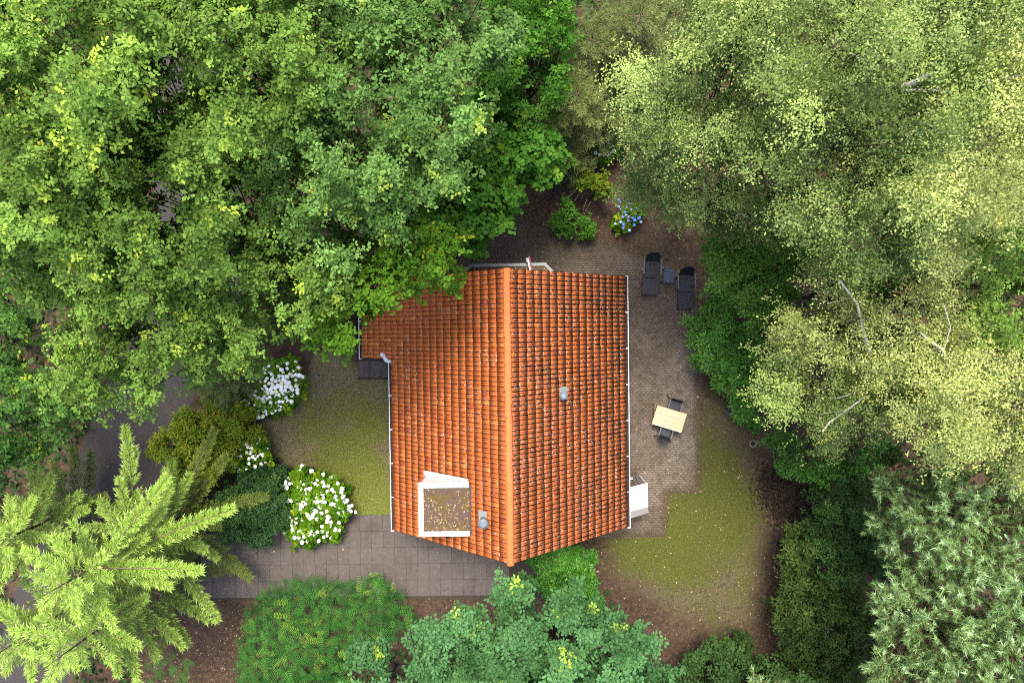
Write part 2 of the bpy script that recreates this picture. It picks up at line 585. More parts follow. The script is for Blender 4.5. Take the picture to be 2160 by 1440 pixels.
gsheet("lawn.001", LAWN_W, 0.004, LAWN_M2, "dry mossy lawn west of the house", edge=20,
       blobs=[(740, 980, 80, .5), (770, 1040, 60, .4), (680, 900, 50, .2), (780, 880, 60, .15), (700, 800, 50, -.2), (590, 920, 50, -.35), (640, 960, 40, -.2), (815, 950, 25, -.35), (800, 800, 35, -.2)])

# asphalt path
c_ = [(20, 1500), (110, 1290), (190, 1120), (245, 1000), (290, 890), (345, 765), (425, 650), (440, 530), (410, 360), (420, 100), (450, -160)]
cw = np.array([at(x, y, 0)[:2] for x, y in c_])
tg = np.gradient(cw, axis=0); tg = tg / np.linalg.norm(tg, axis=1, keepdims=True)
nr = np.stack([-tg[:, 1], tg[:, 0]], 1)
Lp, Rp = cw + nr * 2.0, cw - nr * 2.0
vs = [(*p, .008) for p in Lp] + [(*p, .008) for p in Rp]
k = len(cw)
o = MB().faces(vs, [(i, k + i, k + i + 1, i + 1) for i in range(k - 1)]).build("path", mat_asphalt())
tag(o, "dark asphalt path winding under the trees west of the house", kind="structure")

# brick patio: bed, then bricks with open joints
PATIO = [(880, 640), (925, 560), (975, 512), (1040, 465), (1100, 445), (1150, 468), (1200, 492), (1265, 505), (1325, 525), (1350, 540), (1440, 560), (1462, 600), (1480, 650), (1476, 1040), (1408, 1040), (1404, 1132), (1240, 1134), (1200, 1000), (1000, 700)]
PATIO_M = mat_patio()
pw = [tuple(at(x, y, .006)[:2]) for x, y in PATIO]
patio = MB().faces([(x, y, .006) for x, y in pw], [tuple(range(len(pw)))]).build("patio", simple("mossy_joint_sand", (0.080, 0.066, 0.048), .95, .1, .5, 20))
tag(patio, "brown weathered brick terrace round the house", kind="structure")
bl, bw_ = 0.205, 0.102
wmin = np.min(pw, 0); wmax = np.max(pw, 0)
bx_, by_ = [], []
for i, yy in enumerate(np.arange(wmin[1], wmax[1], bw_ + .008)):
    xs = np.arange(wmin[0] + (bl / 2 if i % 2 else 0), wmax[0], bl + .008)
    bx_.append(xs); by_.append(np.full(len(xs), yy))
bx_ = np.concatenate(bx_); by_ = np.concatenate(by_)
q = np.stack([bx_, by_], 1)
keep = sdist(q, pw) > -0.02
# nothing to lay under the house
keep &= ~((bx_ > -4.3) & (bx_ < 4.6) & (by_ < 1.6))
q = q[keep]; n = len(q)
hz = .012 + rng.normal(0, .0012, n)
dxy = np.array([[-1, -1], [1, -1], [1, 1], [-1, 1]]) * np.array([bl / 2, bw_ / 2])
tl = rng.normal(0, .006, (n, 2))
V = np.zeros((n, 8, 3))
for c in range(4):
    V[:, c, :2] = q + dxy[c] * .98
    V[:, c, 2] = hz + (tl * dxy[c]).sum(1)
    V[:, 4 + c, :2] = q + dxy[c]; V[:, 4 + c, 2] = .004
fq = np.array([[0, 1, 2, 3], [4, 5, 1, 0], [5, 6, 2, 1], [6, 7, 3, 2], [7, 4, 0, 3]])
idx = (np.arange(n)[:, None, None] * 8 + fq[None]).ravel()
me = np_mesh("paving_brick", V.reshape(-1, 3), idx, np.full(n * 5, 4), PATIO_M, tint=np.repeat(rng.random(n), 5), young=np.repeat(np.clip(1 - sdist(q, pw) / .75, 0, 1), 5))
o = link_mesh("paving_brick", me, patio); o["kind"] = "stuff"

# concrete slab drive, every slab a piece of its own
SLAB_M = mat_slab()
DRIVE = [(425, 1128), (600, 1128), (740, 1086), (830, 1085), (1000, 1085), (1150, 1180), (1080, 1262), (425, 1262)]
dw = [tuple(at(x, y, .005)[:2]) for x, y in [(400, 1110), (735, 1086), (1180, 1080), (1180, 1262), (400, 1266)]]
drive = MB().faces([(x, y, .005) for x, y in dw], [tuple(range(5))]).build("drive", simple("dark_joint_soil", (0.042, 0.034, 0.026), .95, .1, .4, 20))
tag(drive, "grey concrete slab drive along the south west side of the house", kind="structure")
sx_, sy_ = 0.545, 0.785
yaw_d = R(0.6)
org = at(425, 1261, 0)


def slab_mesh():
    m = MB().box(-sx_ / 2 + .005, sx_ / 2 - .005, -sy_ / 2 + .005, sy_ / 2 - .005, .0, .022)
    return m.mesh("paving_slab", SLAB_M, .006)


SLAB = slab_mesh()
cd, sd2 = math.cos(yaw_d), math.sin(yaw_d)
for j in range(5):
    for i in range(28):
        lx, ly = (i + .5) * sx_, (j + .5) * sy_
        if j % 2: lx += .02
        x = org[0] + lx * cd - ly * sd2; y = org[1] + lx * sd2 + ly * cd
        # photo x of the slab decides where the drive ends
        pxx = 1080 + x * F / H
        if j == 4 and pxx < 700: continue
        if pxx > 1085: continue
        o = bpy.data.objects.new("paving_slab", SLAB); COL.objects.link(o); o.parent = drive
        o.matrix_basis = Matrix.Translation((x, y, rng.normal(-.006, .003))) @ Matrix.Rotation(yaw_d + rng.normal(0, .004), 4, 'Z') @ Matrix.Rotation(rng.normal(0, .004), 4, 'X')
side = MB().faces([(*at(x, y, .005)[:2], .005) for x, y in [(755, 800), (850, 800), (850, 745), (755, 745)]], [(0, 1, 2, 3)]).build("pavement", bpy.data.materials["dark_joint_soil"])
tag(side, "small strip of grey paving slabs beside the low roof corner", kind="structure")
for i in range(4):
    p = at(767 + 24.4 * i, 778, 0)
    o = bpy.data.objects.new("paving_slab", SLAB); COL.objects.link(o); o.parent = side
    o.matrix_basis = Matrix.Translation((p[0], p[1], -.006))

# ------------------------------------------------------------------ house
Z_E, Z_R = 2.5, 7.04
pN, pS = atv(1319, 584, Z_E), atv(1328, 1114, Z_E)
qN, qS = atv(827, 584, Z_E), atv(831, 1120, Z_E)
rN, rS = atv(1068.5, 566, Z_R), atv(1077, 1190, Z_R)
YAW = math.atan2(-(rN.x - rS.x), rN.y - rS.y)
HL = (rN - rS).length
HC = (rN + rS) / 2
HALF = ((pN + pS) / 2 - HC).to_2d().length
HALF_W = (HC - (qN + qS) / 2).to_2d().length
HALF = (HALF + HALF_W) / 2
TH = math.atan2(Z_R - Z_E, HALF)
CT, ST = math.cos(TH), math.sin(TH)
house = thing("house", "cottage with a steep orange pantile roof in the middle of the clearing", "house", (HC.x, HC.y, 0), YAW)
Mh = Matrix.Translation((HC.x, HC.y, 0)) @ Matrix.Rotation(YAW, 4, 'Z')
Mhi = Mh.inverted()


def hl(px, py, z):       # photo pixel at height z -> house space
    return Mhi @ atv(px, py, z)


def roof_z(x): return Z_R - abs(x) * (Z_R - Z_E) / HALF


def roof_hit(px, py):
    """where the sight line of a pixel meets the roof"""
    z = 5.0
    for _ in range(30):
        p = hl(px, py, z); z = roof_z(p.x)
    return hl(px, py, z)


NROW = 60
TW = HL / NROW
SLOPE = HALF / CT
NCRS = 16
EXP = SLOPE / 16.3
S0 = 0.3 * EXP
CX = EXP * CT


def mat_tile():
    b = NB("orange_clay_pantile")
    P = b.pos()
    s = b.n("ShaderNodeVectorMath", operation='SUBTRACT'); b.l(P, s.inputs[0]); s.inputs[1].default_value = (HC.x, HC.y, 0)
    r = b.n("ShaderNodeVectorRotate", rotation_type='Z_AXIS'); b.l(s.outputs[0], r.inputs[0]); r.inputs["Angle"].default_value = -YAW
    L = r.outputs[0]
    sp = b.n("ShaderNodeSeparateXYZ"); b.l(L, sp.inputs[0])
    lx, ly = sp.outputs[0], sp.outputs[1]
    ax = b.math('ABSOLUTE', lx)
    row = b.math('DIVIDE', b.math('ADD', ly, HL / 2), TW)
    crs = b.math('DIVIDE', b.math('SUBTRACT', ax, S0 * CT), CX)
    side = b.math('GREATER_THAN', lx, 0.0)
    cv = b.n("ShaderNodeCombineXYZ")
    b.l(b.math('FLOOR', row), cv.inputs[0]); b.l(b.math('FLOOR', crs), cv.inputs[1]); b.l(side, cv.inputs[2])
    wn = b.n("ShaderNodeTexWhiteNoise", noise_dimensions='3D'); b.l(cv.outputs[0], wn.inputs["Vector"])
    rnd = wn.outputs["Value"]
    sc_ = b.n("ShaderNodeSeparateColor"); b.l(wn.outputs["Color"], sc_.inputs[0])
    c = b.mix(rnd, (0.480, 0.118, 0.032), (0.560, 0.158, 0.044))
    c = b.mix(b.ss(sc_.outputs[1], .90, 1.0), c, (0.41, 0.092, 0.034))
    c = b.mix(b.ss(sc_.outputs[2], .95, 1.0), c, (0.64, 0.210, 0.055))
    # the east slope is mixed browner
    n0 = b.noise(L, 0.5, 3)
    c = b.mix(b.math('MULTIPLY', side, b.ss(n0, .25, .8)), c, (0.46, 0.140, 0.055))
    fr = b.math('FRACT', row)
    fc = b.math('FRACT', crs)
    n1 = b.noise(L, 1.1, 5, 0.65)
    n2 = b.noise(L, 9.0, 6, 0.72)
    n3 = b.noise(L, 34.0, 4, 0.7)
    eave = b.ss(ax, 1.0, 5.6)
    # dirt, moss and the rolls' shade coloured into the tile grooves, less mid trough
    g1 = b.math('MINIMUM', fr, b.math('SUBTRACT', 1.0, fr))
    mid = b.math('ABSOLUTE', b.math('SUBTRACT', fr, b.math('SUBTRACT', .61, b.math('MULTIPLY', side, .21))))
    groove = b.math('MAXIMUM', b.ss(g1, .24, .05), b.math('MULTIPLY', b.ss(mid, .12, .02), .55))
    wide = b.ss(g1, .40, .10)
    amt = b.math('ADD', b.math('MULTIPLY', side, .07), b.math('MULTIPLY', eave, .08))
    v = b.math('ADD', b.math('ADD', b.math('MULTIPLY', n2, .62), b.math('MULTIPLY', n1, .48)), b.math('ADD', b.math('MULTIPLY', wide, b.math('ADD', .05, b.math('MULTIPLY', side, .10))), amt))
    v = b.math('ADD', v, b.math('MULTIPLY', n3, .18))
    moss = b.ss(v, .83, .92)
    mc = b.mix(n3, (0.020, 0.013, 0.008), (0.090, 0.058, 0.022))
    mc = b.mix(b.ss(b.noise(L, 1.7, 3), .62, .72), mc, (0.120, 0.095, 0.012))
    c = b.mix(b.math('MULTIPLY', moss, .85), c, mc)
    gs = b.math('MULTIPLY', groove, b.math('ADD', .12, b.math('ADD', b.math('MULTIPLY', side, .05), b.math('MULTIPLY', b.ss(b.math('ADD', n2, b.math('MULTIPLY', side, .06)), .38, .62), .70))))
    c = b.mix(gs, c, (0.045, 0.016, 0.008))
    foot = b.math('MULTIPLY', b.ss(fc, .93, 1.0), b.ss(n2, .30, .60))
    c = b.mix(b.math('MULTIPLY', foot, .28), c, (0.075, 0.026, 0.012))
    # pale lichen dots
    vo = b.n("ShaderNodeTexVoronoi"); b.l(L, vo.inputs["Vector"]); vo.inputs["Scale"].default_value = 7.0
    li = b.math('MULTIPLY', b.ss(vo.outputs["Distance"], .34, .20), b.ss(b.math('ADD', b.math('ADD', n1, b.math('MULTIPLY', side, .09)), b.math('MULTIPLY', n3, .30)), .62, .74))
    li = b.math('MULTIPLY', li, b.ss(n3, .40, .55))
    c = b.mix(b.math('MULTIPLY', li, .9), c, (0.52, 0.44, 0.37))
    # a few yellow lichen dots
    vo2 = b.n("ShaderNodeTexVoronoi"); b.l(L, vo2.inputs["Vector"]); vo2.inputs["Scale"].default_value = 1.3
    c = b.mix(b.ss(vo2.outputs["Distance"], .075, .05), c, (0.62, 0.30, 0.02))
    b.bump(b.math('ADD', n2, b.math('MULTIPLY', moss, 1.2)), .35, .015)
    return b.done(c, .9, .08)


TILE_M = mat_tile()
# one tile: u down the slope, v across, n out of the slope
prof_v = np.array([0, .010, .030, .058, .074, .088, .120, .152, .173, .183]) / .183 * TW
prof_n = np.array([-.012, .010, .020, .019, .009, .014, .019, .014, .001, -.012])
k = len(prof_v)
LIFT = .004
tv = []
for u, up in ((-.01, 0.0), (EXP, LIFT)):
    for a, nn in zip(prof_v, prof_n): tv.append((u, a, nn + up))
for a, nn in zip(prof_v, prof_n): tv.append((EXP - .006, a, nn - .008))
tv.append((-.01, TW * .999, -.01)); tv.append((EXP, TW * .999, -.004))
tv = np.array(tv)
tf = [[i, k + i, k + i + 1, i + 1] for i in range(k - 1)] + [[k + i, 2 * k + i, 2 * k + i + 1, k + i + 1] for i in range(k - 1)]
tf.append([k - 1, 2 * k - 1, 3 * k + 1, 3 * k])
tf.append([0, 2 * k, k])
me_tile = bpy.data.meshes.new("roof_tile")
me_tile.from_pydata([tuple(x) for x in tv], [], tf)
for p in me_tile.polygons[:k - 1] if hasattr(me_tile.polygons, '__getitem__') else []: p.use_smooth = True
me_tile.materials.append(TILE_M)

north_y, south_y = HL / 2, -HL / 2
EXT_S = hl(800, 756, 1.6).y           # south end of the low roof corner
ext_p = hl(766, 740, 1.05)
EXT_CRS = int(round((-ext_p.x - HALF) / CX + .05))
tiles = []
for side_ in (1, -1):
    for kc in range(NCRS + (EXT_CRS if side_ < 0 else 0)):
        for i in range(NROW):
            y = -HL / 2 + i * TW
            if kc >= NCRS and y < EXT_S - .02: continue
            s = S0 + kc * EXP
            u = Vector((side_ * CT, 0, -ST)); nrm = Vector((side_ * ST, 0, CT))
            v_ = Vector((0, side_, 0))
            o_ = u * s + Vector((0, y if side_ > 0 else y + TW, Z_R))
            m = Matrix(((u.x, v_.x, nrm.x, o_.x), (u.y, v_.y, nrm.y, o_.y), (u.z, v_.z, nrm.z, o_.z), (0, 0, 0, 1)))
            m = m @ Matrix.Translation((rng.normal(0, .005), rng.normal(0, .002), rng.normal(0, .003))) @ Matrix.Rotation(rng.normal(0, .008), 4, 'Z') @ Matrix.Rotation(rng.normal(0, .012), 4, 'X')
            c_w = Mh @ (m @ Vector((EXP / 2, TW / 2, 0)))
            tiles.append((kc * 100 + abs(c_w.y) * .5, m))
tiles.sort(key=lambda t: t[0])
roof = MB()
for side_ in (1, -1):
    a = HALF + (.0 if side_ > 0 else 0)
    zt = .05
    roof.faces([(0, south_y + .03, Z_R - zt), (side_ * a, south_y + .03, Z_E - zt), (side_ * a, north_y - .03, Z_E - zt), (0, north_y - .03, Z_R - zt),
                (0, south_y + .03, Z_R - zt - .16), (side_ * a, south_y + .03, Z_E - zt - .16), (side_ * a, north_y - .03, Z_E - zt - .16), (0, north_y - .03, Z_R - zt - .16)],
               [(0, 1, 2, 3), (4, 7, 6, 5), (0, 4, 5, 1), (1, 5, 6, 2), (2, 6, 7, 3)])
xe = HALF + EXT_CRS * CX
roof.faces([(-HALF, EXT_S, Z_E - .052), (-xe, EXT_S, roof_z(xe) - .052), (-xe, north_y - .03, roof_z(xe) - .052), (-HALF, north_y - .03, Z_E - .052),
            (-HALF, EXT_S, Z_E - .2), (-xe, EXT_S, roof_z(xe) - .2), (-xe, north_y - .03, roof_z(xe) - .2), (-HALF, north_y - .03, Z_E - .2)],
           [(0, 3, 2, 1), (4, 5, 6, 7), (0, 1, 5, 4), (1, 2, 6, 5), (2, 3, 7, 6)])
WOOD_D = simple("dark_roof_timber", (0.050, 0.022, 0.016), .8, .2, .3, 12)
roof_o = roof.build("roof", WOOD_D, house)
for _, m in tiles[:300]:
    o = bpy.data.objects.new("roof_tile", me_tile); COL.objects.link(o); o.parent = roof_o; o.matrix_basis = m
rest = np.array([np.array(m) for _, m in tiles[300:]])
Vh = np.concatenate([tv, np.ones((len(tv), 1))], 1)
VV = np.einsum('nij,kj->nki', rest, Vh)[:, :, :3].reshape(-1, 3)
ff = np.concatenate([np.array(f) for f in tf]); lt = np.array([len(f) for f in tf])
idx = (np.arange(len(rest))[:, None] * len(tv) + ff[None]).ravel()
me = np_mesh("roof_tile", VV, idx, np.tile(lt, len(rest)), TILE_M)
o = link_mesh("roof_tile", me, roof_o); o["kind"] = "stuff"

# ridge tiles
RIDGE_M = simple("ridge_tile_clay", (0.44, 0.140, 0.048), .9, .08, .22, 5.0, dirt=(0.36, 0.095, 0.030))
nrd = 22
rl = HL / nrd
mb = MB()
vs, fs = [], []
ns = 10
for yy, rr in ((-.02, .142), (rl * .14, .150), (rl * .141, .130), (rl + .01, .130)):
    for i in range(ns + 1):
        a = math.pi * (i / ns) * 1.06 - .03 * math.pi
        vs.append((rr * math.cos(a), yy, rr * math.sin(a) * .85))
for j in range(3):
    for i in range(ns):
        fs.append((j * (ns + 1) + i, j * (ns + 1) + i + 1, (j + 1) * (ns + 1) + i + 1, (j + 1) * (ns + 1) + i))
mb.faces(vs, fs)
fs2 = [tuple(range(ns + 1))]
mb.faces(vs[:ns + 1], fs2)
RIDGE = mb.mesh("ridge_tile", RIDGE_M)
for i in range(nrd):
    o = bpy.data.objects.new("ridge_tile", RIDGE); COL.objects.link(o); o.parent = roof_o
    o.matrix_basis = Matrix.Translation((rng.normal(0, .006), -HL / 2 + i * rl, Z_R + .005 + rng.normal(0, .003))) @ Matrix.Rotation(rng.normal(0, .008), 4, 'Z')

# walls
BRICK_W = NB("house_brick")
_tb = BRICK_W.n("ShaderNodeTexBrick"); _tb.inputs["Scale"].default_value = 4.5
_tb.inputs["Color1"].default_value = (.22, .10, .06, 1); _tb.inputs["Color2"].default_value = (.16, .07, .045, 1); _tb.inputs["Mortar"].default_value = (.25, .22, .18, 1)
BRICK_W.l(BRICK_W.n("ShaderNodeTexCoord").outputs["Object"], _tb.inputs["Vector"])
BRICK_M = BRICK_W.done(_tb.outputs[0], .9, .2)
xi, yi = HALF - .5, HL / 2 - .35
zt = roof_z(xi) - .24
for yy in (yi - .25, -yi):
    MB().faces([(-xi, yy, 0), (xi, yy, 0), (xi, yy, zt), (0, yy, Z_R - .24), (-xi, yy, zt), (-xi, yy + .25, 0), (xi, yy + .25, 0), (xi, yy + .25, zt), (0, yy + .25, Z_R - .24), (-xi, yy + .25, zt)],
               [(0, 1, 2, 3, 4), (9, 8, 7, 6, 5), (1, 6, 7, 2), (0, 4, 9, 5), (2, 7, 8, 3), (3, 8, 9, 4)]).build("wall", BRICK_M, house)
for xx in (xi - .25, -xi):
    MB().box(xx, xx + .25, -yi + .25, yi - .25, 0, zt - .25).build("wall", BRICK_M, house)
MB().box(-xe + .35, -xe + .55, EXT_S + .3, yi, 0, roof_z(xe - .35) - .24).build("wall", BRICK_M, house)

# gutters
WHITE = simple("white_plastic", (0.62, 0.62, 0.66), .4, .3, .12, 3, dirt=(0.34, 0.33, 0.33))
WHITE_P = simple("white_painted_board", (0.56, 0.59, 0.59), .6, .2, .12, 4, dirt=(0.36, 0.38, 0.37))
DARK = simple("gutter_muck", (0.030, 0.022, 0.020), .9, .2, .4, 14)


def gutter(x_in, sgn, y0, y1, z):
    prof = [(-.01, .02), (0, -.05), (.03, -.085), (.075, -.085), (.105, -.05), (.112, .03), (.138, .034), (.138, -.06), (.115, -.115), (.0, -.115)]
    vs = []
    for yy in (y0, y1):
        for a, b_ in prof: vs.append((x_in + sgn * a, yy, z + b_))
    n_ = len(prof)
    fs = [(i, i + 1, n_ + i + 1, n_ + i) for i in range(n_ - 1)] + [(n_ - 1, 0, n_, 2 * n_ - 1)]
    g = MB().faces(vs, fs).build("gutter", WHITE, house)
    MB().box(min(x_in + sgn * .002, x_in + sgn * .108), max(x_in + sgn * .002, x_in + sgn * .108), y0 + .02, y1 - .02, z - .078, z - .03).build("gutter_muck", DARK, g)
    for yy in (y0, y1):
        MB().box(min(x_in, x_in + sgn * .155), max(x_in, x_in + sgn * .155), yy - .012, yy + .012, z - .12, z + .04).build("end_cap", WHITE, g)
    n_b = max(2, int((y1 - y0) / 1.45))
    for i in range(1, n_b):
        yy = y0 + (y1 - y0) * i / n_b
        MB().box(min(x_in + sgn * .0, x_in + sgn * .148), max(x_in + sgn * .0, x_in + sgn * .148), yy - .02, yy + .02, z + .034, z + .046).build("bracket", WHITE, g)
    return g


gz = Z_E - .02
gutter(HALF - .01, 1, -HL / 2 - .02, HL / 2 - .02, gz)
gutter(-HALF + .01, -1, -HL / 2 - .02, EXT_S - .1, gz)
gutter(-xe + .0, -1, EXT_S - .02, HL / 2 - .1, roof_z(xe) - .02)
# swan-neck downpipe from the west gutter onto the low roof
dp = [(828, 762), (819, 762), (813, 758), (811, 751), (803, 747)]
zz = [2.44, 2.36, 2.3, 2.24, 2.2]
MB().tube([hl(a, b_, z_) for (a, b_), z_ in zip(dp, zz)], .085, 12).build("downpipe", WHITE, house, smooth=True)
dd = hl(806, 748, 2.2)
MB().cyl((dd.x, dd.y, 2.22), (dd.x, dd.y, max(.4, roof_z(dd.x) + .03)), .085).build("downpipe", WHITE, house)

# dormer with flat roof on the west slope
zd = 5.72
d0 = hl(881, 1019, zd); d1 = hl(884, 1131, zd); d2 = hl(992, 1017, zd); d3 = hl(992, 1131, zd)
dx0 = (d0.x + d1.x) / 2; dx1 = (d2.x + d3.x) / 2; dyN = (d0.y + d2.y) / 2; dyS = (d1.y + d3.y) / 2
dorm = new_empty("dormer", (0, 0, 0)); dorm.parent = house
fw = .20
LEAD = simple("dark_bitumen_felt", (0.050, 0.042, 0.038), .9, .2, .4, 8)


def mat_dormer_roof():
    b = NB("mossy_flat_roof")
    tc = b.n("ShaderNodeTexCoord").outputs["Object"]
    n1 = b.noise(tc, 2.2, 5, .65); n2 = b.noise(tc, 16, 5, .7); n3 = b.noise(tc, 42, 3)
    c = b.mix(n2, (0.050, 0.035, 0.026), (0.110, 0.075, 0.048))
    c = b.mix(b.ss(n1, .52, .64), c, (0.085, 0.064, 0.014))
    c = b.mix(b.ss(n1, .46, .36), c, (0.068, 0.052, 0.050))
    c = b.mix(b.ss(n3, .6, .72), c, (0.30, 0.20, 0.12))
    b.bump(n2, .6, .02)
    return b.done(c, .9, .15)


MB().box(dx0 + fw, dx1 + .05, dyS + fw, dyN - fw, zd - .14, zd - .03).build("flat_roof", mat_dormer_roof(), dorm)
MB().box(dx0, dx0 + fw, dyS, dyN, zd - .22, zd).build("fascia", WHITE_P, dorm, .012)
MB().box(dx0 + fw + .002, dx1 - .04, dyN - fw, dyN, zd - .221, zd - .003).build("fascia", WHITE_P, dorm, .012)
MB().box(dx0 + fw + .002, dx1 - .04, dyS, dyS + fw, zd - .222, zd - .004).build("fascia", WHITE_P, dorm, .012)
MB().box(dx1 - .03, dx1 + .10, dyS + .06, dyN - .06, zd - .12, zd + .0).build("upstand", LEAD, dorm)
for yy, nm in ((dyN - .12, "cheek"), (dyS + .06, "cheek")):
    xa, xb = dx0 + .10, dx1 - .05
    MB().faces([(xa, yy, roof_z(xa) - .02), (xb, yy, roof_z(xb) - .02), (xb, yy, zd - .2), (xa, yy, zd - .2),
                (xa, yy + .06, roof_z(xa) - .02), (xb, yy + .06, roof_z(xb) - .02), (xb, yy + .06, zd - .2), (xa, yy + .06, zd - .2)],
               [(0, 1, 2, 3), (7, 6, 5, 4), (0, 3, 7, 4), (0, 4, 5, 1), (2, 6, 7, 3)]).build(nm, WHITE_P, dorm)
MB().box(dx0 + .1, dx0 + .16, dyS + .12, dyN - .12, roof_z(dx0) - .2, zd - .22).build("front", WHITE_P, dorm)
# lead flashing strip along the north cheek
xa, xb = dx0 + .05, dx1 - .05
up = Vector((-ST, 0, CT))
FLASH = simple("lichen_spotted_lead", (0.42, 0.44, 0.42), .7, .3, .2, 7, dirt=(0.20, 0.18, 0.09))
vs = []
for x in (xa, xb):
    for yy, h_ in ((dyN - .07, .075), (dyN + .13, .075), (dyN + .13, .03), (dyN - .07, .03)):
        p = Vector((x, yy, roof_z(x))) + up * h_
        vs.append(tuple(p))
MB().faces(vs, [(0, 1, 5, 4), (1, 2, 6, 5), (2, 3, 7, 6), (3, 0, 4, 7), (0, 3, 2, 1), (4, 5, 6, 7)]).build("flashing", FLASH, dorm)
pa = Vector((xa + .12, dyN + .02, roof_z(xa + .12))) + up * .09; pb = Vector((xb, dyN + .03, roof_z(xb))) + up * .10
MB().cyl(pa, pb, .045, n=10).build("flashing_roll", FLASH, dorm)
# brown leaves lying on the dormer roof
LITTER = leaf_mat("fallen_leaf", (0.10, 0.060, 0.032), (0.42, 0.30, 0.17), (0.40, 0.34, 0.10), back=.1)
lv = Leaves()
n = 750
P = np.stack([rng.uniform(dx0 + fw, dx1, n), rng.uniform(dyS + fw, dyN - fw, n), np.full(n, zd - .02)], 1)
k_ = np.sin(P[:, 0] * 2.3 + 1) * np.cos(P[:, 1] * 2.9) + rng.normal(0, .6, n) > -.2
P = P[k_]; n = len(P)
aa = rng.random(n) * 6.28
lv.add(P, np.stack([np.cos(aa), np.sin(aa), rng.normal(0, .2, n)], 1), np.array([[0, 0, 1.]]) + rng.normal(0, .3, (n, 3)), rng.uniform(.04, .10, n), rng.random(n) ** 1.6, 0)
o = lv.build("fallen_leaves", "quad", LITTER, None, True); o.parent = dorm

# flue pipes
ZINC = simple("blue_grey_zinc", (0.135, 0.165, 0.19), .45, .5, .15, 10, metal=.3)
ZINC_L = simple("pale_aluminium", (0.30, 0.32, 0.32), .4, .5, .12, 14, metal=.4)


def flue(px, py, bpx, bpy_, hgt, rad, label):
    b = roof_hit(bpx, bpy_)
    top = b.z + hgt
    f = new_empty("flue_pipe", (b.x, b.y, 0)); f.parent = house
    MB().cyl((0, 0, b.z - .1), (0, 0, top - .12), rad * .72, n=20).build("pipe", ZINC, f, smooth=False)
    m = MB().cyl((0, 0, top - .16), (0, 0, top - .06), rad, n=24).cyl((0, 0, top - .058), (0, 0, top), rad * .98, rad * .55, n=24)
    m.build("cap", ZINC, f)
    sg = 1 if b.x > 0 else -1
    q_ = Matrix.Translation((0, 0, b.z)) @ Matrix.Rotation(sg * TH, 4, 'Y')
    MB().box(-.22, .20, -.14, .32, .03, .075, q_).box(-.20, .18, .10, .26, .07, .11, q_).build("flashing", ZINC_L, f, .01)
    return f


flue(1024, 1106, 1021, 1094, .75, .19, "")
flue(1187, 842, 1187, 832, .55, .165, "")

# bay window flat roof on the north gable, with zinc edge
zb = 2.75
bay = new_empty("bay_window", (0, 0, 0)); bay.parent = house
bo = [hl(*p, zb) for p in ((968, 582), (991, 557), (1151, 554), (1176, 580))]
yw = yi + .0
bay_poly = [(bo[0].x, bo[0].y), (bo[1].x, bo[1].y), (bo[2].x, bo[2].y), (bo[3].x, bo[3].y)]
poly = [(bo[0].x - .15, yw)] + bay_poly + [(bo[3].x + .15, yw)]
poly = poly[::-1]
MB().prism(poly, zb - .16, zb - .05).build("flat_roof", mat_dormer_roof(), bay)
ZEDGE = simple("dull_zinc_edge", (0.16, 0.18, 0.175), .5, .5, .15, 8)
eb = MB()
for a, b_ in zip(bay_poly[:-1], bay_poly[1:]):
    a3, b3 = Vector((*a, 0)), Vector((*b_, 0))
    d = (b3 - a3); ln = d.length; ang = math.atan2(d.y, d.x)
    eb.box(-.03, ln + .03, -.13, .0, zb - .18, zb + .005 * len(eb.bm.verts) / 8, Matrix.Translation(a3) @ Matrix.Rotation(ang, 4, 'Z'))
eb.build("roof_edge", ZEDGE, bay)
GLASS = simple("dark_window_glass", (0.02, 0.025, 0.03), .08, .8, .1, 2)
wb = MB()
for a, b_ in zip(bay_poly[:-1], bay_poly[1:]):
    a3, b3 = Vector((*a, 0)), Vector((*b_, 0)); d = (b3 - a3); ln = d.length; ang = math.atan2(d.y, d.x)
    wb.box(.05, ln - .05, -.22, -.16, .6, zb - .18, Matrix.Translation(a3) @ Matrix.Rotation(ang, 4, 'Z'))
wb.build("window", GLASS, bay)
lv = Leaves()
n = 500
P = np.stack([rng.uniform(bo[0].x, bo[3].x, n), rng.uniform(yw, bo[1].y - .1, n), np.full(n, zb - .04)], 1)
P = P[sdist(P[:, :2], poly) > .14]; n = len(P)
aa = rng.random(n) * 6.28
lv.add(P, np.stack([np.cos(aa), np.sin(aa), rng.normal(0, .2, n)], 1), np.array([[0, 0, 1.]]) + rng.normal(0, .3, (n, 3)), rng.uniform(.05, .13, n), rng.random(n) ** 2.2, 0)
o = lv.build("fallen_leaves", "quad", LITTER, None, True); o.parent = bay

# white lean-to canopy at the east eave
cz0, cz1 = 2.35, 1.62
ca = [hl(1326, 1028, cz0), hl(1366, 1018, cz1), hl(1367, 1068.5, cz1), hl(1329, 1078, cz0), hl(1368, 1081, cz1 - .02), hl(1330, 1093, cz0 - .02)]
cany = new_empty("canopy", (0, 0, 0)); cany.parent = house
WHITE_SH = simple("bright_white_sheet", (0.90, 0.90, 0.90), .4, .5, .03, 3)
GREY_SH = simple("grey_sheet", (0.22, 0.21, 0.20), .6, .3, .12, 9)


def sheet(pts, th):
    n_ = len(pts)
    vs = [tuple(p) for p in pts] + [(p.x, p.y, p.z - th) for p in pts]
    return MB().faces(vs, [tuple(range(n_)), tuple(range(2 * n_ - 1, n_ - 1, -1))] + [(i, (i + 1) % n_, n_ + (i + 1) % n_, n_ + i) for i in range(n_)])


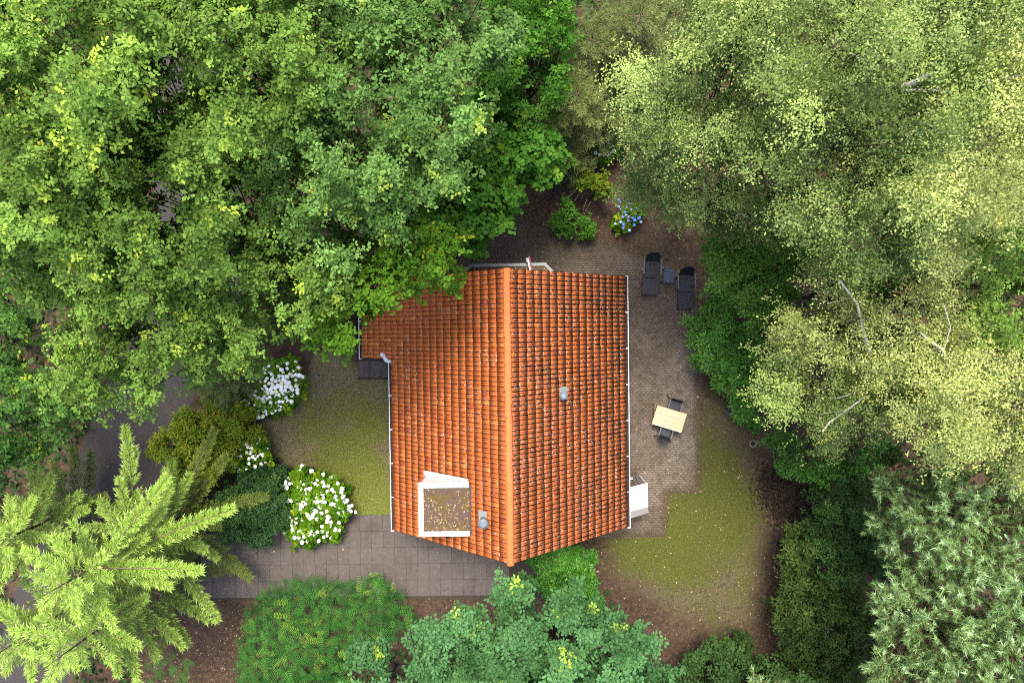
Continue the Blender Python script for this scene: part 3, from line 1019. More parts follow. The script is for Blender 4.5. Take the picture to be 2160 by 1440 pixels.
sheet([ca[0], ca[3], ca[2], ca[1]], .03).build("canopy_sheet", WHITE_SH, cany)
sheet([ca[3] - Vector((0, .005, .01)), ca[5], ca[4], ca[2] - Vector((0, .005, .01))], .03).build("end_sheet", GREY_SH, cany)
for p in (ca[1], ca[4]):
    MB().box(p.x - .07, p.x - .02, p.y - .025 + (-.06 if p is ca[1] else .06), p.y + .025 + (-.06 if p is ca[1] else .06), 0, p.z - .045).build("post", WHITE_P, cany)
for pyy in (1007, 1010):
    p = hl(1331, pyy, 2.3)
    MB().box(p.x - .05, p.x + .07, p.y - .012, p.y + .012, 2.28, 2.31).build("wall_bracket", WHITE, house)

# maroon and white strip sticking out under the north end of the roof
q0 = atv(1121, 572, 2.95); q1 = atv(1114, 541, 3.05)
MAROON = simple("maroon_fabric", (0.20, 0.055, 0.10), .7, .3, .2, 8)
fl = thing("awning_arm", "narrow maroon and white awning arm jutting from under the north gable", "awning", tuple(q0))
ax_ = (q1 - q0); ln = ax_.length
ang = math.atan2(ax_.y, ax_.x)
rm = Matrix.Rotation(ang, 4, 'Z') @ Matrix.Rotation(-math.asin((q1.z - q0.z) / ln), 4, 'Y')
MB().box(-.15, ln, -.075, .005, -.10, .02, rm).build("cover", MAROON, fl, .01)
MB().box(-.15, ln - .12, .006, .075, -.10, .03, rm).build("rail", WHITE, fl, .01)
MB().box(ln - .12, ln - .06, .01, .10, -.09, .04, rm).box(ln - .19, ln - .155, .06, .12, -.09, .04, rm).build("end_bracket", WHITE, fl)

# ------------------------------------------------------------------ garden furniture
CHAR = simple("charcoal_resin", (0.014, 0.016, 0.019), .45, .45, .2, 18)
CHAR_B = simple("dark_slate_resin", (0.017, 0.021, 0.027), .5, .45, .15, 14)
BLUE_R = simple("blue_grey_resin", (0.034, 0.050, 0.078), .5, .4, .1, 12)
ARM_G = simple("grey_armrest", (0.085, 0.09, 0.10), .4, .5, .1, 10)


def lounger(px, py, rz, label):
    p = atv(px, py, .36)
    t = thing("sun_lounger", label, "sun lounger", (p.x, p.y, 0), rz, "dark sun loungers on the brick terrace")
    hw = .29
    # y = 0 at the foot end, growing towards the head
    def deck(name, y0, y1, wa, wb_, z):
        d = MB()
        nsl = 9
        for i in range(nsl):
            a = y0 + (y1 - y0) * i / nsl; b_ = y0 + (y1 - y0) * (i + 1) / nsl - .012
            ww = wa + (wb_ - wa) * i / nsl
            d.box(-ww, ww, a, b_, z - .03, z)
        for s in (-1, 1):
            d.box(s * (wa + wb_) / 2 - .015, s * (wa + wb_) / 2 + .015, y0, y1 - .012, z - .05, z - .004)
        return d.build(name, CHAR_B, t)
    deck("foot_panel", 0, .74, .295, .31, .34)
    deck("seat", .775, 1.50, .31, .32, .35)
    MB().box(-.055, .055, .655, .69, .335, .346).build("hand_slot", CHAR, t)
    # reclined backrest with an arched head
    bb = MB()
    nb_ = 11
    tilt = R(62)
    for i in range(nb_):
        s0, s1 = i * .072, i * .072 + .062
        wd = .33 if i < 8 else .33 - .05 * (i - 7)
        y0, z0 = 1.53 + s0 * math.cos(tilt), .36 + s0 * math.sin(tilt)
        mrot = Matrix.Translation((0, y0, z0)) @ Matrix.Rotation(tilt, 4, 'X')
        bb.box(-wd, wd, 0, s1 - s0, -.012, .012, mrot)
    bb.build("backrest", CHAR, t)
    fr = MB()
    for s in (-1, 1):
        fr.box(s * .335 - .03, s * .335 + .03, .0, 1.62, .22, .33)
    fr.box(-.33, .33, -.03, -.001, .24, .32).box(-.33, .33, 1.62, 1.66, .24, .32)
    fr.build("frame", CHAR, t, .008)
    for s in (-1, 1):
        for yy in (.06, 1.48):
            MB().box(s * .335 - .03, s * .335 + .03, yy - .04, yy + .04, 0, .249).build("leg", CHAR, t, .006)
        a = MB().box(s * .40 - .034, s * .40 + .034, .90, 1.62, .565, .60)
        ao = a.build("armrest", ARM_G, t, .012)
        MB().box(s * .375 - .02, s * .375 + .02, .98, 1.04, .316, .563).box(s * .375 - .02, s * .375 + .02, 1.5, 1.56, .316, .563).build("arm_post", CHAR, t)
    return t


lounger(1371.5, 620, R(-3), "dark sun lounger farther from the rhododendron, west of the blue side table")
lounger(1447, 650, R(1), "dark sun lounger right beside the rhododendron, east of the blue side table")

p = atv(1411.5, 581.5, .42)
t = thing("side_table", "small blue grey side table with curved top between the two sun loungers", "table", (p.x, p.y, 0), R(-3))
poly = []
for i in range(9):
    a = -1 + 2 * i / 8; poly.append((a * .245, .30 + .03 * (1 - a * a)))
for i in range(9):
    a = 1 - 2 * i / 8; poly.append((a * .245, -.30 - .03 * (1 - a * a)))
MB().prism(poly[::-1], .39, .42).build("tabletop", BLUE_R, t, .008)
for a in (-1, 1):
    for b_ in (-1, 1):
        MB().cyl((a * .30, b_ * .34, 0), (a * .18, b_ * .22, .389), .026, .022, 8).build("leg", CHAR, t)

# dining table of pale wood slats
TYAW = R(-16.6)
p = atv(1412, 883.5, .74)
TLN, TWD = 1.43, .91
tb = thing("garden_table", "pale wooden slatted garden table between two dark armchairs", "table", (p.x, p.y, 0), TYAW)


def mat_pale_wood():
    b = NB("pale_teak")
    tc = b.n("ShaderNodeTexCoord").outputs["Object"]
    mp = b.n("ShaderNodeMapping"); b.l(tc, mp.inputs[0]); mp.inputs["Scale"].default_value = (1.2, 18, 18)
    f = b.noise(mp.outputs[0], 2.0, 4, .6)
    oi = b.n("ShaderNodeObjectInfo").outputs["Random"]
    c = b.mix(oi, (0.52, 0.33, 0.17), (0.66, 0.50, 0.33))
    c = b.mix(b.math('MULTIPLY', b.ss(f, .45, .7), .5), c, (0.42, 0.24, 0.11))
    return b.done(c, .6, .3)


TEAK = mat_pale_wood()
ns_ = 12
slat = MB().box(-TLN / 2, TLN / 2, -TWD / ns_ / 2 + .004, TWD / ns_ / 2 - .004, .715, .74).mesh("slat", TEAK, .003)
for i in range(ns_):
    o = bpy.data.objects.new("slat", slat); COL.objects.link(o); o.parent = tb
    o.location = (0, -TWD / 2 + (i + .5) * TWD / ns_, rng.normal(0, .001))
MB().box(-TLN / 2 + .08, TLN / 2 - .08, -TWD / 2 + .08, TWD / 2 - .08, .65, .712).build("frame", WOOD_D, tb)
for a in (-1, 1):
    for b_ in (-1, 1):
        MB().box(a * (TLN / 2 - .12) - .035, a * (TLN / 2 - .12) + .035, b_ * (TWD / 2 - .12) - .035, b_ * (TWD / 2 - .12) + .035, 0, .648).build("leg", TEAK, tb)


def armchair(px, py, rz, label):
    p = atv(px, py, .43)
    t = thing("garden_chair", label, "chair", (p.x, p.y, 0), rz, "dark armchairs at the pale garden table")
    # faces +y
    MB().box(-.235, .235, -.26, .27, .40, .435).build("seat", CHAR_B, t, .012)
    q_ = Matrix.Translation((0, -.27, .43)) @ Matrix.Rotation(R(15), 4, 'X')
    m = MB()
    for i in range(7):
        a = -.235 + .47 * i / 6
        m.box(a - .030, a + .030, -.018, .012, .02, .52 - .03 * (a / .235) ** 2, q_)
    m.box(-.27, .27, -.02, .02, .48, .56, q_)
    m.build("backrest", CHAR, t)
    for s in (-1, 1):
        MB().box(s * .295 - .026, s * .295 + .026, -.30, .27, .625, .655).build("armrest", ARM_G, t, .010)
        MB().cyl((s * .31, .30, 0), (s * .29, .22, .623), .022, n=8).build("leg", CHAR, t)
        MB().cyl((s * .36, -.44, 0), (s * .28, -.27, .623), .024, n=8).build("leg", CHAR, t)
        MB().box(s * .25 - .015, s * .25 + .015, -.27, .27, .375, .40).build("rail", CHAR, t)
    return t


armchair(1421.5, 858, TYAW + R(180), "dark garden armchair with grey armrests on the north side of the pale table")
armchair(1404, 908, TYAW, "dark garden armchair with grey armrests on the south side of the pale table")

# folded wooden chair under the west end of the table
p = atv(1381, 868, .5)
fc = thing("folding_chair", "thin light brown folded wooden chair at the west end of the pale table", "chair", (p.x, p.y, 0), R(-2))
OAKW = simple("light_brown_wood", (0.20, 0.135, 0.06), .7, .3, .2, 10)
MB().box(-.02, .02, -.33, .33, .50, .54).build("top_rail", OAKW, fc, .004)
MB().box(.0, .16, -.03, .03, .47, .499).build("crossbar", OAKW, fc)
MB().cyl((-.17, -.42, 0), (-.01, -.30, .5), .018, n=6).build("leg", OAKW, fc)
MB().cyl((-.02, .34, 0), (0, .30, .5), .018, n=6).build("leg", OAKW, fc)
MB().cyl((.2, -.3, 0), (.02, -.2, .5), .018, n=6).build("leg", OAKW, fc)
MB().cyl((.2, .3, 0), (.02, .2, .5), .018, n=6).build("leg", OAKW, fc)

# bench partly under the canopy
p = atv(1338, 1022, .45)
bn = thing("bench", "grey brown slatted bench half hidden under the white canopy", "bench", (p.x, p.y, 0), R(22))
GREYW = simple("weathered_slat_wood", (0.075, 0.062, 0.052), .8, .2, .25, 12)
sl = MB().box(-.075, .075, -.55, .45, .42, .45).mesh("slat", GREYW)
for i in range(4):
    o = bpy.data.objects.new("slat", sl); COL.objects.link(o); o.parent = bn; o.location = (-.28 + .185 * i, 0, 0)
for a in (-.45, .35):
    MB().box(-.36, .36, a - .04, a + .04, .36, .419).build("bearer", GREYW, bn)
    for s in (-.3, .3):
        MB().box(s - .03, s + .03, a - .03, a + .03, 0, .359).build("leg", GREYW, bn)

# round lid and stone ring
p = atv(1539.5, 868, .03)
ld = thing("manhole_cover", "dark round cover lying at the lawn edge near the rhododendron", "cover", (p.x, p.y, 0))
MB().cyl((0, 0, .0), (0, 0, .05), .215, .205, 28).build("lid", simple("dark_grey_plastic", (0.040, 0.043, 0.052), .5, .4, .35, 14), ld, .006)
MB().cyl((0, 0, .051), (0, 0, .058), .05, n=10).build("knob", DARK, ld)
p = atv(1589, 936, .15)
rg = thing("stone_ring", "round weathered stone ring with soil inside at the lawn edge", "planter", (p.x, p.y, 0))
vs, fs = [], []
pr = [(.19, 0), (.185, .14), (.17, .165), (.135, .16), (.115, .12), (.11, .02)]
n_ = 20
for i in range(n_):
    a = 2 * math.pi * i / n_; wob = 1 + .05 * math.sin(3 * a) + .03 * math.sin(7 * a)
    for r_, z_ in pr: vs.append((r_ * wob * math.cos(a), r_ * wob * math.sin(a), z_ + .008 * math.sin(5 * a)))
for i in range(n_):
    for j in range(5):
        a = i * 6 + j; b_ = ((i + 1) % n_) * 6 + j
        fs.append((a, b_, b_ + 1, a + 1))
MB().faces(vs, fs).build("ring", simple("grey_stone", (0.15, 0.135, 0.105), .9, .2, .4, 12), rg, smooth=True)
MB().cyl((0, 0, .0), (0, 0, .04), .112, n=14).build("soil", DARK, rg)

# ------------------------------------------------------------------ trees and shrubs
def bough_fill(poly, spacing, margin, trees, drop, zmin, layers, r, jz=.5, gap=.1):
    """boughs for all trees standing in one stretch of canopy -> per tree (centres, outward, radius, layer)"""
    margin = margin + .18 * r * F / (H - max(t["z"] for t in trees) * .85)
    P = fill(poly, spacing, margin)
    P = P[(P[:, 0] > -95) & (P[:, 0] < 2255) & (P[:, 1] > -95) & (P[:, 1] < 1535)]
    ap = np.array([t["apex"] for t in trees], float)
    wgt = np.array([t.get("w", 1.0) for t in trees])
    who = np.argmin(np.linalg.norm(P[:, None] - ap[None], axis=2) / wgt[None], 1)
    res = []
    for i, t in enumerate(trees):
        p = P[who == i]
        if len(p) == 0:
            res.append(None); continue
        base = at(*t["apex"], t["z"])[:2]
        root = at(*t["base"], 0)[:2] if "base" in t else base
        C, L = [], []
        for li, dz in enumerate(layers):
            q = p if li == 0 else p + rng.normal(0, spacing * .3, p.shape)
            if li == 0 and gap: q = q[rng.random(len(q)) > gap]
            z = np.full(len(q), t["z"], float)
            for _ in range(3):
                w_ = at(q[:, 0], q[:, 1], z)
                d = np.linalg.norm(w_[:, :2] - base, axis=1)
                z = np.maximum(t["z"] - drop * d ** 1.5, zmin)
            z = z - dz + rng.normal(0, jz, len(q))
            z = np.maximum(z, zmin * .6)
            C.append(at(q[:, 0], q[:, 1], z)); L.append(np.full(len(q), li))
        C = np.concatenate(C); L = np.concatenate(L)
        O = np.zeros_like(C); O[:, :2] = unit(C[:, :2] - base)
        res.append((C, O, r * rng.uniform(.75, 1.25, len(C)), L, base, root))
    return res


def broadleaf(name, label, cat, group, bough, ztop, cfg, extra_limbs=None):
    C, O, Rr, L, top, base = bough
    t = thing(name, label, cat, (base[0], base[1], 0), 0, group)
    nb = len(C)
    ns, nr = cfg["sprays"], cfg["ros"]
    lv = Leaves()
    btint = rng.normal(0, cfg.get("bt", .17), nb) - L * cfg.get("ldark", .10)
    # sprays
    D = O[:, None, :] * cfg.get("out", .5) + rng.normal(0, 1, (nb, ns, 3)) * np.array([1, 1, cfg.get("vz", .35)])
    D[..., 2] += cfg.get("lift", .25)
    D = unit(D)
    ln = Rr[:, None] * rng.uniform(.55, 1.15, (nb, ns))
    S = C[:, None, :] + rng.normal(0, 1, (nb, ns, 3)) * (Rr[:, None, None] * np.array([.22, .22, .12]))
    droop = cfg.get("droop", 0.0)
    ysp = (rng.random((nb, ns)) < cfg.get("yp", 0) * 1.6 * (L[:, None] == 0)) * rng.uniform(.35, 1.0, (nb, ns))
    segs = []
    for j in range(nr):
        tt = (j + rng.random((nb, ns))) / nr
        tt = .12 + .88 * tt
        P = S + D * (ln * tt)[..., None] + rng.normal(0, cfg.get("rj", .09), (nb, ns, 3))
        P[..., 2] -= droop * (tt * ln) ** 2
        N = np.array([0, 0, 1.0]) + D * .45 + O[:, None, :] * .25 + rng.normal(0, cfg.get("nj", .4), (nb, ns, 3))
        yg = ysp * np.clip((tt - .35) / .4, 0, 1) * rng.uniform(.7, 1.0, (nb, ns))
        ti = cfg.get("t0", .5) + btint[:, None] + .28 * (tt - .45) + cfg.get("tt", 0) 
        keep = rng.random((nb, ns)) > np.maximum(cfg.get("thin", 0.0), np.where(L >= 2, cfg.get('thin2', .4), np.where(L == 1, .2, 0.)))[:, None]
        P, N, yg, ti = P[keep], N[keep], yg[keep], ti[keep]
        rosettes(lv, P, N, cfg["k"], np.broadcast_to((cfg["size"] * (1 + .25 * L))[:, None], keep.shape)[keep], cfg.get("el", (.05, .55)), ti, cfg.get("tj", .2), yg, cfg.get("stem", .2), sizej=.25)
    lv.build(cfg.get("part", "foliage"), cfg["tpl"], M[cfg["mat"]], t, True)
    # wood
    bark = M[cfg.get("bark", "bark")]
    zt_ = ztop * cfg.get("trunk_to", .72)
    tr = cfg.get("trunk_r", .16)
    b3 = np.array([base[0], base[1], 0.0])
    if cfg.get("shrub"):
        segs = []
        for i in range(nb):
            if rng.random() < .5:
                segs.append((b3 + rng.normal(0, .12, 3) * [1, 1, 0], C[i], .02, .008))
        if segs: tubes("stems", segs, bark, t, 4)["kind"] = "stuff"
        return t
    nst = 5
    lean = np.array([top[0] - base[0], top[1] - base[1], 0]) * cfg.get("trunk_to", .72)
    pts = [b3 + lean * i / nst + np.array([rng.normal(0, .05) * i, rng.normal(0, .05) * i, zt_ * i / nst]) for i in range(nst + 1)]
    pts[0][2] = -.1
    tubes("trunk", [(pts[i], pts[i + 1], tr * (1 - .75 * i / nst), tr * (1 - .75 * (i + 1) / nst)) for i in range(nst)], bark, t, 9)
    segs = []
    for i in range(nb):
        f = rng.uniform(.45, 1.0)
        p0 = pts[0] + (pts[-1] - pts[0]) * f
        if p0[2] > C[i, 2] - .2: p0 = pts[0] + (pts[-1] - pts[0]) * max(.3, (C[i, 2] - 1.0) / max(zt_, .1) * .9)
        mid = (p0 + C[i]) / 2 + np.array([0, 0, -.25]) + rng.normal(0, .2, 3)
        r0 = cfg.get("limb_r", .034)
        if L[i] < 2 and rng.random() < .7: segs += [(p0, mid - [0, 0, .3], r0, r0 * .65), (mid - [0, 0, .3], C[i] - [0, 0, .15], r0 * .65, r0 * .3)]
    for pl, r0 in extra_limbs or ():
        m_ = len(pl)
        tubes("white_limb", [(pl[a], pl[a + 1], r0 * (1 - .6 * a / m_), r0 * (1 - .6 * (a + 1) / m_)) for a in range(m_ - 1)], M[cfg.get("bark_x", "bark")], t, 8)
    tubes("limbs", segs, bark, t, 6)["kind"] = "stuff"
    # twigs run into the sprays
    pick = rng.random((nb, ns)) < cfg.get("twig_p", .6)
    Ct = np.broadcast_to(C[:, None, :], S.shape)[pick]
    E = (S + D * (ln * .9)[..., None])[pick]
    E[:, 2] -= droop * (.9 * ln[pick]) ** 2 + .03
    tubes("twigs", [(a, b_, .012, .004) for a, b_ in zip(Ct - [0, 0, .05], E)], M[cfg.get("twig", "bark")], t, 3)["kind"] = "stuff"
    return t


def stand(poly, spacing, margin, trees, cfg, drop=.10, zmin=3.0, layers=(0, 1.6), r=.9, gap=.1, jz=.5, name="tree", cat="tree", group=None):
    bs = bough_fill(poly, spacing, margin, trees, drop, zmin, layers, r, jz, gap)
    out = []
    for t, b in zip(trees, bs):
        if b is None: continue
        c = dict(cfg); c.update(t.get("cfg", {}))
        out.append(broadleaf(t.get("name", name), t["label"], cat, group, b, t["z"], c, t.get("limbs")))
    return out


OAK = dict(tj=.10, sprays=10, ros=8, k=6, size=.102, tpl="quad", mat="oak", yp=.035, t0=.46, part="crown", rj=.10, twig="twig", twig_p=.35, el=(.0, .55))
NW = [(-160, -160), (1055, -160), (1060, 60), (1052, 180), (1030, 270), (985, 340), (930, 420), (880, 470), (760, 500), (720, 600), (690, 670), (665, 740), (605, 742), (525, 758), (445, 800), (400, 862), (300, 868),
      (215, 868), (105, 835), (100, 770), (130, 700), (60, 655), (0, 585), (-160, 585)]
stand(NW, 64, 6, [
    dict(apex=(130, 170), z=16.5, label="tall oak with many yellow young shoots in the north west corner", cfg=dict(yp=.10, t0=.60)),
    dict(apex=(500, 130), z=15.2, label="oak with scattered yellow shoot tips between the corner oak and the dark pines' gap", cfg=dict(yp=.05, t0=.52)),
    dict(apex=(330, 420), z=14.6, label="oak with dark gaps in its crown over the upper end of the asphalt path", cfg=dict(yp=.04, t0=.42)),
    dict(apex=(860, 130), z=14.0, label="cool green oak at the north edge next to the olive yews", cfg=dict(mat="oak_cool", yp=.025, t0=.50)),
    dict(apex=(760, 350), z=14.2, label="dense oak behind the hornbeam that overhangs the roof", cfg=dict(mat="oak_cool", yp=.04, t0=.52)),
    dict(apex=(30, 430), z=15.2, label="oak with pale yellow tips at the west edge above the dark side trees", cfg=dict(yp=.09, t0=.56)),
    dict(apex=(250, 720), z=12.6, label="oak whose crown ends over the bend of the asphalt path", cfg=dict(yp=.06, t0=.50)),
    dict(apex=(560, 650), z=12.4, label="oak overhanging the large white hydrangea west of the roof", cfg=dict(yp=.03, t0=.44)),
], OAK, drop=.11, zmin=6.5, layers=(0, 1.7, 3.4), r=.74, gap=.10, jz=.75, name="oak_tree", group="oaks north west of the house")

HORN = [(740, 480), (880, 460), (940, 500), (950, 570), (930, 612), (900, 662), (850, 678), (805, 672), (748, 676), (738, 740), (752, 800), (715, 800), (680, 760), (640, 720), (670, 600)]
stand(HORN, 50, 4, [dict(apex=(770, 610), z=10.8, base=(735, 690), label="bright green hornbeam hanging over the north west part of the roof", w=1)],
      dict(OAK, mat="hornbeam", tpl="round", size=.085, k=6, sprays=9, ros=8, yp=.06, t0=.55, el=(-.1, .4)), drop=.10, zmin=7.0, layers=(0, 1.3), r=.72, gap=.05, name="hornbeam_tree")

SO = [(1062, 1192), (1082, 1235), (1112, 1205), (1140, 1215), (1165, 1262), (1215, 1235), (1235, 1280), (1262, 1290), (1300, 1278), (1295, 1322), (1340, 1318), (1385, 1345), (1398, 1392), (1430, 1440), (1470, 1600),
      (700, 1600), (725, 1430), (765, 1378), (800, 1362), (850, 1395), (885, 1375), (915, 1310), (950, 1275), (1010, 1262), (1015, 1232), (1045, 1195)]
stand(SO, 49, 3, [
    dict(apex=(1190, 1470), z=10.0, base=(1165, 1262), label="big blue green oak touching the south tip of the ridge", cfg=dict(yp=.012)),
    dict(apex=(810, 1450), z=9.0, base=(830, 1405), label="young blue green oak beside the bracken at the south edge", cfg=dict(yp=.02)),
    dict(apex=(980, 1480), z=9.8, base=(1000, 1370), label="blue green oak with a few yellow sprigs between the bracken and the laurel", cfg=dict(yp=.03)),
], dict(OAK, mat="oak_south", size=.122, t0=.52), drop=.05, zmin=7.6, layers=(0, 1.5), r=.58, gap=.04, jz=.6, name="oak_tree", group="blue green oaks south of the house")

BIR = dict(sprays=14, ros=17, k=3, size=.062, tpl="quad", mat="birch", yp=.02, t0=.50, part="crown", rj=.13, nj=.5, droop=.28, el=(-.3, .7), out=.7, vz=.30, lift=.1, bark="bark", bark_x="birch_bark", twig="twig", twig_p=.10, trunk_r=.15, limb_r=.03,
           tj=.08, stem=.3, bt=.24)
NE = [(1432, -160), (2320, -160), (2320, 500), (2140, 500), (2060, 520), (1990, 585), (1880, 600), (1780, 580), (1700, 530), (1600, 510), (1480, 512), (1430, 470), (1390, 440), (1342, 415), (1312, 378), (1300, 352), (1332, 318), (1326, 292),
      (1292, 270), (1258, 200), (1268, 150), (1320, 120), (1400, 110), (1440, 80)]


def lim(pts, z0, z1, r):
    n_ = len(pts)
    return ([at(x, y, z0 - .15 + (z1 - z0) * i / (n_ - 1)) for i, (x, y) in enumerate(pts)], r * .62)


stand(NE, 62, 16, [
    dict(apex=(1500, 190), z=14.0, base=(1370, 340), label="grey green birch nearest the back white hydrangea", cfg=dict(t0=.46)),
    dict(apex=(1700, 60), z=16.0, label="pale birch at the north edge east of the yews", cfg=dict(t0=.60)),
    dict(apex=(1500, 390), z=10.6, base=(1440, 430), label="darker birch whose low boughs hang over the blue hydrangea", cfg=dict(t0=.34)),
    dict(apex=(1790, 360), z=14.6, base=(1550, 470), label="birch with dark gaps south of the visible white limb", cfg=dict(t0=.52)),
    dict(apex=(1960, 140), z=17.0, label="birch with a bare white black-banded limb showing in its crown", cfg=dict(t0=.56),
         limbs=[lim([(1905, 182), (1935, 172), (1962, 155)], 16.2, 16.9, .12), lim([(1905, 190), (1960, 190), (2010, 193)], 16.0, 16.3, .05), lim([(2060, 182), (2110, 168), (2150, 160)], 16.4, 17, .07), lim([(1800, 115), (1815, 125), (1835, 128)], 16, 16.4, .05)]),
    dict(apex=(2140, 300), z=16.5, label="pale birch at the east edge in the north east corner", cfg=dict(t0=.64, mat="birch_pale")),
], BIR, drop=.11, zmin=6.0, layers=(0, 1.5, 3.0), r=.86, gap=.10, jz=.8, name="birch_tree", group="birches north east of the house")

BIR2 = dict(BIR, mat="birch_pale", t0=.50, ros=17, thin=.08, twig_p=.15, yp=.03, droop=.2, out=1.1)
EM = [(1700, 560), (1760, 575), (1840, 640), (1850, 720), (1880, 740), (1890, 690), (1940, 620), (2000, 620), (2035, 700), (2090, 760), (2320, 760), (2320, 1010), (2120, 1005), (2040, 985), (1960, 940), (1900, 900), (1870, 860), (1850, 920),
      (1790, 965), (1700, 940), (1650, 905), (1590, 862), (1600, 800), (1575, 735), (1620, 690), (1680, 660)]
stand(EM, 51, 2, [
    dict(apex=(1790, 660), z=12.6, label="yellowish birch with a long white stem beside the maple", limbs=[lim([(1835, 742), (1822, 700), (1808, 640), (1770, 590)], 11.6, 12.9, .09), lim([(1745, 640), (1790, 630)], 12.4, 12.6, .025)]),
    dict(apex=(1700, 830), z=10.8, base=(1610, 810), label="grey green birch with forked white branches over the lawn edge", cfg=dict(mat="birch", t0=.55),
         limbs=[lim([(1825, 835), (1790, 862), (1750, 890), (1735, 910)], 10.6, 11.2, .06), lim([(1790, 862), (1765, 868), (1735, 872)], 10.8, 11.1, .03), lim([(1820, 818), (1790, 832), (1765, 840)], 10.6, 11.1, .035)]),
    dict(apex=(1965, 690), z=13.2, label="sparse orange tinted birch with a bare forked white stem", cfg=dict(thin=.35, yp=.16),
         limbs=[lim([(1996, 755), (1985, 735), (1955, 715), (1940, 700)], 12.6, 13.6, .08), lim([(1990, 740), (2005, 690), (1990, 640)], 12.8, 13.6, .03)]),
    dict(apex=(2060, 880), z=13.6, label="large pale yellow birch at the east edge above the pines", cfg=dict(t0=.58, yp=.09), limbs=[lim([(1925, 800), (1950, 812)], 13, 13.2, .03)]),
], BIR2, drop=.10, zmin=6.0, layers=(0, 1.4, 2.8), r=.80, gap=.10, jz=.7, name="birch_tree", group="pale birches east of the lawn")

EO = [(1780, 540), (1990, 535), (2060, 480), (2140, 460), (2320, 460), (2320, 790), (2170, 760), (2080, 740), (2040, 690), (2020, 630), (1930, 600), (1880, 640), (1840, 620)]
stand(EO, 54, 8, [
    dict(apex=(2110, 600), z=11.5, label="fresh green oak at the east edge between the two groups of birches"),
    dict(apex=(1900, 600), z=8.5, label="dark young oak in the shade behind the maple", cfg=dict(t0=.3)),
], dict(OAK, yp=.02, t0=.52, sprays=7, ros=6), drop=.10, zmin=4, layers=(0, 1.2, 2.6), r=.74, gap=.12, name="oak_tree", group="oaks among the birches")

MAP = [(1480, 512), (1540, 495), (1640, 490), (1760, 530), (1850, 560), (1850, 650), (1760, 600), (1690, 600), (1690, 660), (1620, 700), (1585, 670), (1545, 615), (1500, 590), (1478, 550)]
stand(MAP, 36, 4, [dict(apex=(1620, 570), z=6.6, base=(1590, 590), label="fresh green maple between the sun loungers and the birches")],
      dict(OAK, mat="maple", tpl="oak", size=.13, k=4, sprays=9, ros=6, yp=.012, t0=.55, el=(-.15, .3), nj=.25), drop=.13, zmin=3.4, layers=(0, .9), r=.62, gap=.05, jz=.3, name="maple_tree")

HAZ = [(930, 300), (985, 220), (1070, 200), (1110, 250), (1185, 300), (1190, 350), (1150, 375), (1110, 415), (1060, 470), (1035, 500), (1000, 520), (950, 520), (900, 510), (840, 450), (900, 360)]
stand(HAZ, 36, 4, [
    dict(apex=(1090, 320), z=6.2, label="round leaved hazel at the top of the clearing beside the olive yew"),
    dict(apex=(970, 460), z=6.0, base=(960, 475), label="round leaved hazel just north west of the roof end", cfg=dict(t0=.42)),
], dict(OAK, mat="hazel", tpl="round", size=.15, k=5, sprays=8, ros=5, yp=.03, t0=.45, el=(-.1, .3), nj=.25), drop=.12, zmin=3.0, layers=(0, .9), r=.60, gap=.08, jz=.35, name="hazel_tree", group="hazels north of the house")

VIN = [(1000, -160), (1200, -160), (1210, 60), (1190, 150), (1190, 290), (1120, 265), (1020, 230), (1000, 100)]
stand(VIN, 38, 4, [dict(apex=(1125, 110), z=7.6, label="narrow leafy tree with upright pale shoots between the oaks and the yews")],
      dict(OAK, mat="hazel", tpl="quad", size=.12, k=5, sprays=8, ros=6, yp=.08, t0=.40), drop=.12, zmin=4.0, layers=(0, 1.0), r=.6, gap=.1, jz=.5, name="young_tree")

# west edge side trees
WS = [(-160, 540), (0, 550), (60, 660), (90, 700), (75, 770), (110, 830), (150, 850), (155, 890), (130, 950), (60, 1010), (-160, 1060)]
stand(WS, 44, 4, [
    dict(apex=(-20, 880), z=8.0, base=(40, 860), label="leafy tree with bright yellow green lower sprays left of the asphalt path", cfg=dict(yp=.12)),
    dict(apex=(0, 700), z=7.4, base=(40, 720), label="dim cool green tree in the shadow under the western oaks", cfg=dict(t0=.35)),
], dict(OAK, mat="robinia", tpl="quad", size=.125, k=5, sprays=8, ros=5, yp=.05, t0=.45), drop=.14, zmin=2.5, layers=(0, 1.0), r=.66, gap=.25, jz=.5, name="side_tree", group="side trees at the west edge")

# south east shrubs
SHR = dict(OAK, shrub=True, part="foliage", yp=.02, bark="bark_dark", k=6)
stand([(1610, 890), (1720, 955), (1800, 960), (1850, 930), (1880, 990), (1800, 1010), (1760, 1050), (1690, 1010), (1650, 985), (1620, 940)], 30, 2,
      [dict(apex=(1740, 970), z=3.4, label="dark broad leaved shrub below the forked birch beside the black heap")],
      dict(SHR, mat="rhodo", tpl="long", size=.17, sprays=7, ros=4, t0=.35), drop=.16, zmin=1.2, layers=(0, .6), r=.5, gap=.12, jz=.25, name="shrub", cat="shrub")
stand([(1730, 1030), (1790, 1010), (1850, 1030), (1860, 1130), (1840, 1220), (1770, 1240), (1715, 1170), (1705, 1100)], 28, 2,
      [dict(apex=(1800, 1130), z=3.6, label="dense small leaved dark shrub just left of the pines")],
      dict(SHR, mat="dark_shrub", tpl="quad", size=.105, sprays=9, ros=5, t0=.5, k=5), drop=.14, zmin=1.2, layers=(0, .6), r=.5, gap=.08, jz=.25, name="shrub", cat="shrub")
